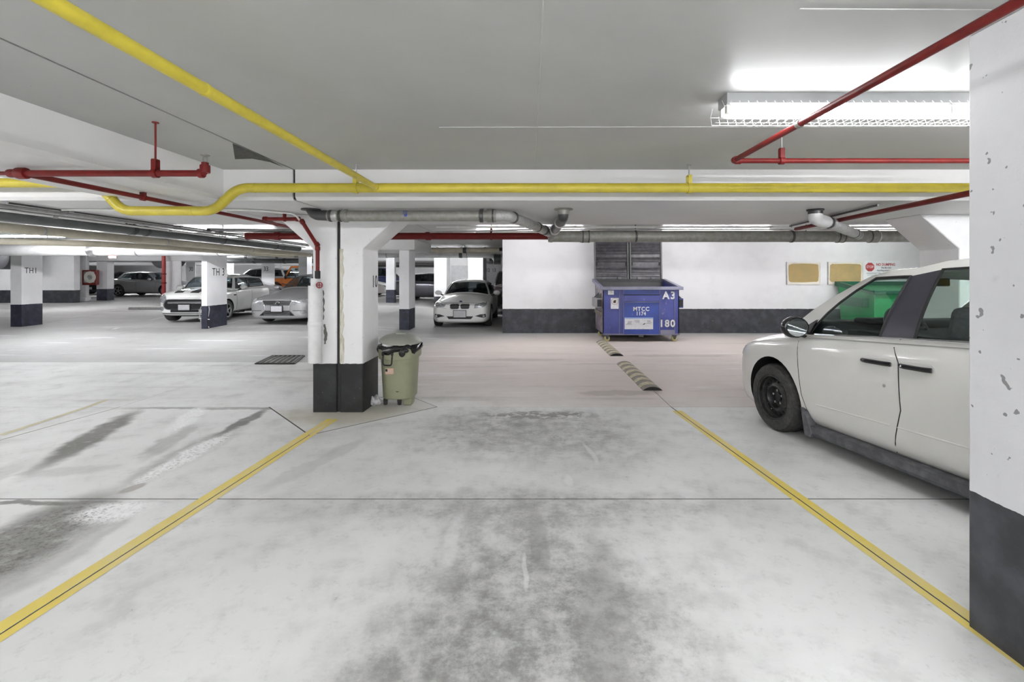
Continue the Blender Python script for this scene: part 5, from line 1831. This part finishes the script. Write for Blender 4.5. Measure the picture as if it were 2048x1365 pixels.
def dumpster():
    pl, pr = ground(1207, 684), ground(1361, 684)
    W = 1.82
    o = Vector(((pl.x + pr.x) / 2 - .02, pl.y, 0))
    t = thing('dumpster', 'blue steel dumpster marked MTCC 1174 and 180 with open black lids', 'dumpster', o)
    blue = chips_paint('scuffed_blue_paint', (.03, .065, .33), (.24, .27, .45))
    blue2 = chips_paint('scuffed_violet_blue_paint', (.055, .07, .29), (.25, .24, .40))
    rim = chips_paint('worn_grey_blue_paint', (.22, .22, .30), (.35, .33, .33))
    black = chips_paint('grimy_black_paint', (.025, .023, .025), (.15, .13, .13))
    hw = W / 2
    z0, zf, zr = .17, 1.28, 1.44
    D0, D1 = .02, 1.36

    def f(a, c, h):
        return (h, a, c)
    side = [(D0, z0), (D1 - .12, z0), (D1, zr), (D0, zf)]
    MB().prism([(D0, z0), (D0 + .025, z0), (D0 + .025, zf), (D0, zf)], -hw, hw, f).build('front_panel', blue2, t, smooth=False)
    for s in (-1, 1):
        p = MB()
        p.prism(side, s * hw, s * (hw - .02), f)
        p.build('side_panel', blue2 if s > 0 else mat('pale_worn_side', (.30, .27, .30), .5, 0, .2, 6, col2=(.04, .035, .045)), t, smooth=False)
    MB().prism([(D1 - .14, z0), (D1 - .12, z0), (D1, zr), (D1 - .02, zr)], -hw, hw, f).build('rear_panel', black, t, smooth=False)
    MB().span((-hw, D0, z0), (hw, D1 - .12, z0 + .02)).build('bottom_panel', black, t, smooth=False)
    # rim
    MB().span((-hw - .07, D0 - .06, zf - .04), (hw + .09, D0 + .03, zf + .035)).build('front_rim', rim, t, bevel=.008)
    for s in (-1, 1):
        m = MB()
        x = s * (hw + .03)
        m.prism([(D0 - .03, zf - .04), (D0 - .03, zf + .035), (D1, zr + .05), (D1, zr - .02)], x - .04, x + .04, f)
        m.build('side_rim', rim, t, smooth=False)
    MB().span((-hw - .07, D1 - .03, zr - .03), (hw + .07, D1 + .03, zr + .05)).build('hinge_bar', black, t, bevel=.006)
    # front stiffeners and slot
    fy = D0 - .004
    MB().span((-.42, fy - .012, .18), (.44, D0, 1.24)).build('centre_plate', blue, t, smooth=False)
    MB().span((-.42, fy - .04, .96), (.44, fy - .012, 1.12)).build('front_channel', blue2, t, bevel=.012)
    MB().span((-.42, fy - .045, 1.12), (.44, fy - .012, 1.135)).build('channel_lip', M['black'], t)
    MB().span((-.42, fy - .045, .945), (.44, fy - .012, .957)).build('channel_lip', rim, t)
    for x in (-.42, .44, -.52, .80):
        MB().span((x - .004, fy - .018, .18), (x + .004, fy, 1.24)).build('weld_seam', rim, t)
    MB().span((.46, fy - .014, .18), (.80, fy, .28)).build('corner_patch', rim, t, bevel=.006)
    MB().span((-hw - .01, fy - .01, z0 - .01), (hw + .01, fy + .02, z0 + .02)).build('bottom_edge', rim, t)
    MB().span((-.05, fy, z0 - .06), (.06, fy + .06, z0)).build('tow_bracket', M['clamp'], t)
    # lift pocket on the left side
    for (s, d_) in ((-1, 1), (1, 1)):
        m = MB()
        m.prism([(.12, .80), (.12, 1.03), (.9, 1.03), (.9, .80)], s * hw, s * (hw + .14), f)
        m.build('fork_pocket', mat('pocket_grey', (.28, .27, .28), .5) if s < 0 else blue2, t, bevel=.01)
        m = MB()
        m.span((s * (hw + .02), .10, .83), (s * (hw + .12), .125, 1.0))
        m.build('pocket_mouth', M['black'], t)
        for yv in (.25, .65):
            g_ = MB()
            g_.add([(s * hw, yv - .10, 1.03), (s * hw, yv + .10, 1.03), (s * (hw + .14), yv, 1.03), (s * hw, yv, 1.16)], [(0, 1, 2), (0, 1, 3), (1, 2, 3), (2, 0, 3)])
            g_.build('gusset', M['black'], t, smooth=False)
    m = MB()
    m.span((-hw - .05, .15, .62), (-hw, 1.1, .70))
    m.build('side_rib', mat('worn_tan', (.32, .27, .22), .6, 0, .3, 10), t, bevel=.005)
    # casters
    for (x, y) in ((-.80, .10), (.82, .10), (-.80, 1.1), (.82, 1.1)):
        c = MB()
        c.box((x, y, .155), (.13, .13, .02))
        for s in (-1, 1):
            c.prism([(-.05, .15), (.05, .15), (.02, .05), (-.02, .05)], y + s * .04, y + s * .034, lambda a, q, h, x=x: (x + a, h, q))
        c = c.build('caster', M['clamp'], t, smooth=False)
        MB().lathe([(0, -.024), (.055, -.026), (.068, -.02), (.07, 0), (.068, .02), (.055, .026), (0, .024)], (x, y, .07), (0, 1, 0), 24).build('caster_wheel', mat('yellow_wheel', (.62, .56, .25), .5), c)
        MB().cyl((x, y - .034, .07), (x, y + .034, .07), .022, 12).build('caster_hub', M['cast_iron'], c)
    # lids, thrown open against the wall
    lidm = mat('black_lid_plastic', (.045, .043, .05), .38, 0, .12, 8, col2=(.11, .10, .11), bump=.1)
    edge = mat('grey_lid_edge', (.13, .13, .13), .5)
    for k, (xa, xb) in enumerate(((-hw - .02, -.015), (.015, hw - .03))):
        H = 1.03

        def lf(x, h, d):
            return (x, D1 - .02 + (h / H) * .06 - d, zr + .05 + h)
        l = MB()
        l.add([lf(xa, 0, 0), lf(xb, 0, 0), lf(xb, H, 0), lf(xa, H, 0), lf(xa, 0, -.03), lf(xb, 0, -.03), lf(xb, H, -.03), lf(xa, H, -.03)], [(0, 1, 2, 3), (7, 6, 5, 4), (0, 4, 5, 1), (2, 6, 7, 3), (1, 5, 6, 2), (3, 7, 4, 0)])
        lo = l.build('lid', lidm, t, smooth=False)
        for xe in (xa + .018, xb - .018):
            e = MB()
            e.add([lf(xe - .018, 0, 0), lf(xe + .018, 0, 0), lf(xe + .018, H, 0), lf(xe - .018, H, 0), lf(xe - .018, 0, .05), lf(xe + .018, 0, .05), lf(xe + .018, H, .05), lf(xe - .018, H, .05)], [(0, 3, 2, 1), (4, 5, 6, 7), (0, 1, 5, 4), (2, 3, 7, 6), (1, 2, 6, 5), (3, 0, 4, 7)])
            e.build('lid_edge', edge, lo, smooth=False)
        hs = [.06, .17, .25, .45, .53, .66, .74, .82, .90]
        for i, h in enumerate(hs):
            r = MB()
            hh = .075 if h not in (.25, .53) else .05
            x0, x1 = xa + .05, xb - .05
            r.add([lf(x0, h, 0), lf(x1, h, 0), lf(x1 - .02, h + hh, 0), lf(x0, h + hh, 0), lf(x0, h + .01, .025), lf(x1, h + .01, .025), lf(x1 - .02, h + hh - .015, .012), lf(x0, h + hh - .015, .012)], [(4, 5, 6, 7), (0, 1, 5, 4), (2, 3, 7, 6), (1, 2, 6, 5), (3, 0, 4, 7)])
            r.build('lid_rib', lidm, lo, smooth=False)
        for xq in (xa + .25, xb - .25):
            q = MB().box(lf(xq, .02, .03), (.10, .05, .05))
            q.build('hinge', edge, lo)
        for xq in (xa + .07, xb - .07):
            MB().box(lf(xq, .40, .03), (.02, .03, .09)).build('grip', M['black'], lo)
    # writing and stickers on the front
    y = fy - .003
    text('A3', .245, M['stencil_white'], t, (.665, y - .012, 1.10), FRONT, name='lettering', bold=.008, sx=.95, space=1.25)
    text('180', .235, M['stencil_white'], t, (.62, y - .014, .43), FRONT, name='lettering', bold=.008, sx=.95, space=1.2)
    text('MTCC', .135, M['stencil_white'], t, (.0, y - .016, .78), FRONT, name='lettering', bold=.004, space=1.15, sx=.95)
    text('1174', .125, M['stencil_white'], t, (-.005, y - .016, .67), FRONT, name='lettering', bold=.004, space=1.15, sx=.85)
    paper = mat('white_sticker', (.72, .72, .74), .55, 0, .06, 20)
    p = MB().box((-.63, y - .002, .915), (.19, .004, .26)).build('sticker', paper, t)
    rg = MB().lathe([(.075, 0), (.082, 0), (.082, .003), (.075, .003)], (-.63, y - .005, .965), (0, -1, 0), 24, True)
    rg.build('sticker_ring', mat('brown_ink', (.30, .17, .10), .6), p)
    s_ = MB()
    for a, c, r in ((0, 0, .030), (.02, .015, .018), (-.018, -.018, .02), (.01, -.025, .016)):
        s_.cyl((-.63 + a, y - .004, .965 + c), (-.63 + a, y - .008, .965 + c), r, 10)
    s_.build('sticker_emblem', mat('dark_brown_ink', (.16, .09, .06), .6), p)
    p = MB().box((-.72, y - .002, 1.175), (.14, .004, .10)).build('sticker', paper, t)
    text('5', .06, M['stencil'], p, (-.715, y - .006, 1.195), FRONT)
    p = MB().box((-.055, y - .014, .44), (.68, .004, .28)).build('notice', paper, t)
    MB().box((-.055, y - .018, .568), (.67, .004, .028)).build('notice_header', mat('pale_blue_ink', (.25, .36, .66), .6), p)
    rng = random.Random(8)
    for cx, cz, n_ in ((-.28, .45, 4), (-.10, .475, 3), (.19, .47, 4)):
        for i in range(n_):
            w = rng.uniform(.08, .15)
            MB().box((cx + rng.uniform(-.02, .02), y - .018, cz + .035 - i * .022), (w, .003, .010)).build('notice_line', mat('grey_ink', (.34, .35, .38), .7) if i == 0 and cx < -.2 else bpy.data.materials['grey_ink'], p)
    MB().box((.07, y - .018, .425), (.06, .003, .018), m=Matrix.Rotation(R(-22), 3, 'Y')).build('notice_mark', M['stencil'], p)
    return t


dumpster()

# ------------------------------------------------------------------ green dumpster behind the minivan
xa = at(1674, 0, 12.65).x
o = Vector((xa, 11.3, 0))
t = thing('dumpster', 'green dumpster marked 108 seen through the minivan window', 'dumpster', o)
grn = mat('green_bin_paint', (.02, .30, .10), .4, 0, .08, 3)
grn_d = mat('dark_green_bin_paint', (.012, .10, .055), .4, 0, .1, 3)
W = 2.0
MB().prism([(0, .15), (1.2, .15), (1.35, 1.33), (0, 1.18)], .02, W, lambda a, c, h: (h, a, c)).build('body', grn, t, bevel=.01)
MB().span((-.02, -.06, 1.12), (W + .08, .04, 1.22)).build('front_rim', grn_d, t, bevel=.01)
MB().span((.0, 1.25, 1.28), (W + .05, 1.38, 1.42)).build('rear_rim', grn_d, t, bevel=.01)
MB().prism([(-.02, 1.12), (-.02, 1.2), (1.35, 1.42), (1.35, 1.3)], -.06, .05, lambda a, c, h: (h, a, c)).build('side_rim', grn_d, t, smooth=False)
MB().span((-.13, .2, .80), (.04, 1.0, 1.02)).build('fork_pocket', grn_d, t, bevel=.01)
for x in (.15, W - .15):
    for y in (.15, 1.05):
        w = MB().lathe([(0, -.024), (.07, -.022), (.075, 0), (.07, .022), (0, .024)], (x, y, .075), (0, 1, 0), 20).build('caster_wheel', M['tire'], t)
        MB().box((x, y, .16), (.1, .1, .04)).build('caster_plate', M['clamp'], w)
text('108', .34, M['stencil_white'], t, (.52, -.006, .60), FRONT, sx=.8, bold=.004)

# ------------------------------------------------------------------ notices on the back wall
WF = WY - .001


def panel(px0, py0, px1, py1, label, name, cat):
    a, b_ = at(px0, py1, WF), at(px1, py0, WF)
    o = Vector(((a.x + b_.x) / 2, WF, (a.z + b_.z) / 2))
    t = thing(name, label, cat, o)
    return t, o, b_.x - a.x, b_.z - a.z


tan = mat('yellowed_paper', (.36, .25, .09), .6, 0, .08, 5, col2=(.30, .235, .10))
tan2 = mat('yellowed_paper_light', (.42, .30, .12), .6, 0, .08, 5, col2=(.34, .26, .12))
cream = mat('cream_board', (.74, .70, .62), .6)
for (bx, lab, tm, seed) in (((1573, 525, 1639, 569), 'left framed board with faded brown sheet on the back wall', tan, 2), ((1655, 525, 1724, 569), 'right framed board with faded brown sheet beside the no dumping notice', tan2, 5)):
    t, o, w, h = panel(*bx, lab, 'notice_board', 'notice board')
    MB().box((0, -.012, 0), (w, .024, h)).build('board', cream, t, smooth=False)
    rng = random.Random(seed)
    pts = []
    ew, eh = w * .455, h * .42
    for k in range(28):
        a = 2 * math.pi * k / 28
        c, s_ = math.cos(a), math.sin(a)
        pts.append((ew * math.copysign(abs(c) ** .22, c) * (1 + rng.uniform(-.02, .015)), eh * math.copysign(abs(s_) ** .22, s_) * (1 + rng.uniform(-.05, .02)) + .01))
    MB().prism(pts, -.025, -.027, lambda a, c, h_: (a, h_, c)).build('faded_sheet', tm, t, smooth=False)
    for dx in (-w / 2, w / 2):
        MB().box((dx, -.018, 0), (.018, .036, h + .02)).build('frame_side', M['galv'] if dx < 0 else cream, t)
    for dz in (-h / 2, h / 2):
        MB().box((0, -.018, dz), (w, .034, .014)).build('frame_rail', cream, t)
t, o, w, h = panel(1728, 522, 1800, 572, 'white no dumping notice with red stop octagon above the minivan roof', 'notice', 'sign')
MB().box((0, -.003, 0), (w, .006, h)).build('sheet', mat('white_notice', (.78, .78, .79), .55, 0, .03), t, smooth=False)
red = mat('sign_red', (.40, .045, .05), .5)
ox, oz = (1739.5 - 1764) / FPX * WF, (547 - 534.5) / FPX * WF
r = 9.3 / FPX * WF
oc = MB().prism([(ox + r * math.cos(R(22.5 + 45 * k)), oz + r * math.sin(R(22.5 + 45 * k))) for k in range(8)], -.006, -.009, lambda a, c, h_: (a, h_, c)).build('stop_octagon', red, t, smooth=False)
text('STOP', .098, M['stencil_white'], oc, (ox, -.0095, oz), FRONT, depth=.001, bold=.001, sx=.82)
k = WF / FPX
text('NO DUMPING', .098, red, t, ((1771 - 1764) * k, -.007, (547 - 529.7) * k), FRONT, depth=.001, bold=.003, sx=.83)
text('This Bin is for', .062, M['stencil'], t, ((1772 - 1764) * k, -.007, (547 - 536) * k), FRONT, depth=.001, bold=.001, sx=.8)
text('recycling purposes only', .062, M['stencil'], t, ((1771.5 - 1764) * k, -.007, (547 - 541.2) * k), FRONT, depth=.001, bold=.001, sx=.85)
ink = mat('faint_ink', (.33, .33, .34), .7)
for i, (wd, py) in enumerate(((60, 546.5), (58, 549), (56, 551), (30, 553.2), (44, 556.5))):
    MB().box((-.02, -.007, (547 - py) * k), (wd * k, .002, .7 * k)).build('print_line', ink if i else M['stencil'], t)
# bell further along the wall
o = at(1916, 507, WF)
t = thing('alarm_bell', 'small grey round alarm bell on the back wall by the near pillar', 'bell', o)
MB().lathe([(0, .09), (.05, .085), (.10, .05), (.115, 0), (0, 0)], (0, 0, 0), (0, -1, 0), 20).build('gong', M['cast_iron'], t)
MB().box((0, -.012, -.15), (.09, .024, .09)).build('back_box', M['red_pipe'], t)

# ------------------------------------------------------------------ rubber speed humps
def hump(y0, y1, x, label, n):
    L = y1 - y0
    t = thing('speed_hump', label, 'speed hump', (x, y0, 0), group='rubber speed humps')
    W, H = .275, .05
    seg = 8
    dark = mat('worn_rubber', (.20, .18, .155), .75, 0, .15, 25, col2=(.30, .275, .24))
    yel = mat('faded_yellow_rubber', (.56, .50, .34), .7, 0, .15, 20)

    def prof(w, h):
        return [(-w / 2 + w * k / seg, h * (1 - (2 * k / seg - 1) ** 2) ** .8 if 0 < k < seg else 0.0) for k in range(seg + 1)]
    MB().prism(prof(W, H), 0, L, lambda a, c, h: (a, h, c)).build('core', M['black'], t, smooth=False)
    for k in range(2 * n + 1):
        a, b_ = .005 + (L - .01) * k / (2 * n + 1), .005 + (L - .01) * (k + 1) / (2 * n + 1)
        hi = .006 if k % 2 else .002
        p = prof(W * .985, H + hi)
        MB().prism([(q[0], q[1] + .0015) for q in p], a + .004, b_ - .004, lambda aa, c, h: (aa, h, c)).build('stripe', yel if k % 2 else dark, t, smooth=False)


hump(9.15, 11.05, 1.73, 'far rubber speed hump with faded stripes touching the dumpster caster', 6)
hump(6.42, 8.35, 1.71, 'near rubber speed hump with faded yellow stripes in the drive aisle', 6)

# ------------------------------------------------------------------ small fittings at the left
o = ground(166, 603)
D = o.y
t = thing('hose_cabinet', 'red fire hose cabinet mounted on a slim white post', 'hose cabinet', o)
MB().box((0, .09, 1.2), (.30, .18, 2.5)).build('post', M['insul'], t, bevel=.02)
MB().box((0, .07, .10), (.42, .30, .2)).build('post_foot', M['insul'], t, bevel=.03)
k = D / FPX
cx, cz = (179.5 - 166) * k, 1.6 - o.z - 5.5 * k
w, h = 27 * k, 30 * k
cab = MB()
cab.box((cx, .05, cz), (w, .20, h))
cab = cab.build('cabinet_box', M['red_pipe'], t)
MB().box((cx + .02, -.055, cz + .02), (w * .78, .01, h * .74)).build('cabinet_window', mat('hose_window', (.42, .44, .42), .3, 0, .3, 12, col2=(.10, .10, .09)), cab)
hs = MB()
for r_ in (.16, .22, .27):
    hs.lathe([(r_ + .03 * math.cos(q * math.pi / 3), .02 * math.sin(q * math.pi / 3)) for q in range(6)], (cx + .06, -.06, cz + .02), (0, 1, 0), 20, True)
hs.build('hose_coil', mat('canvas_hose', (.68, .66, .60), .8), cab)
o = at(327.5, 550, 23.2)
o.z = floor_z(o.x, 23.2)
t = thing('standpipe', 'tall red standpipe beside a white pillar at the left', 'pipe', o)
MB().cyl((0, 0, 0), (0, 0, ZC - o.z), .085, 16).build('run', mat('bright_red_pipe', (.40, .04, .04), .4), t)
for z in (.9, 1.35):
    MB().cyl((0, 0, z), (0, 0, z + .06), .11, 16).build('coupling', M['red_pipe'], t)
for px, py, lab in ((322, 512, 'dark round duct end hanging behind the red standpipe'), (-4, 514, 'dark round duct end at the extreme left edge')):
    d_ = 24.2 if px > 0 else 21.0
    o = at(px, py, d_)
    r_ = 25 / FPX * d_
    t = thing('round_duct', lab, 'duct', o)
    MB().lathe([(0, -.06), (r_ * .5, -.05), (r_ * .9, -.02), (r_, .02), (r_, .9), (0, .9)], (0, 0, 0), (.1, .9, 0), 32).build('shell', mat('dark_duct', (.09, .09, .10), .5), t)
    MB().cyl((0, .4, r_ * .9), (0, .4, ZC - o.z), .03, 8).build('hanger_rod', M['galv'], t)
o = at(226, 512, 19.5)
t = thing('exit_sign', 'small glowing red sign lamp hanging at the left', 'sign', o)
MB().box((0, 0, .0), (.34, .06, .20)).build('case', M['white_metal'], t)
MB().box((0, -.033, 0), (.30, .006, .15)).build('lit_face', emit('red_glow', (1, .05, .05), 6), t)
MB().cyl((0, 0, .1), (0, 0, ZC - o.z), .012, 8).build('stem', M['white_metal'], t)
# parking bumper seen beside the hatchback
o = ground(300, 620)
t = thing('parking_bumper', 'low pale concrete parking bumper left of the white hatchback', 'parking bumper', o)
MB().prism([(-.09, 0), (.09, 0), (.06, .11), (-.06, .11)], -.8, .9, lambda a, c, h: (h, a, c)).build('block', mat('pale_concrete', (.6, .6, .58), .8, 0, .1, 10), t, bevel=.01)
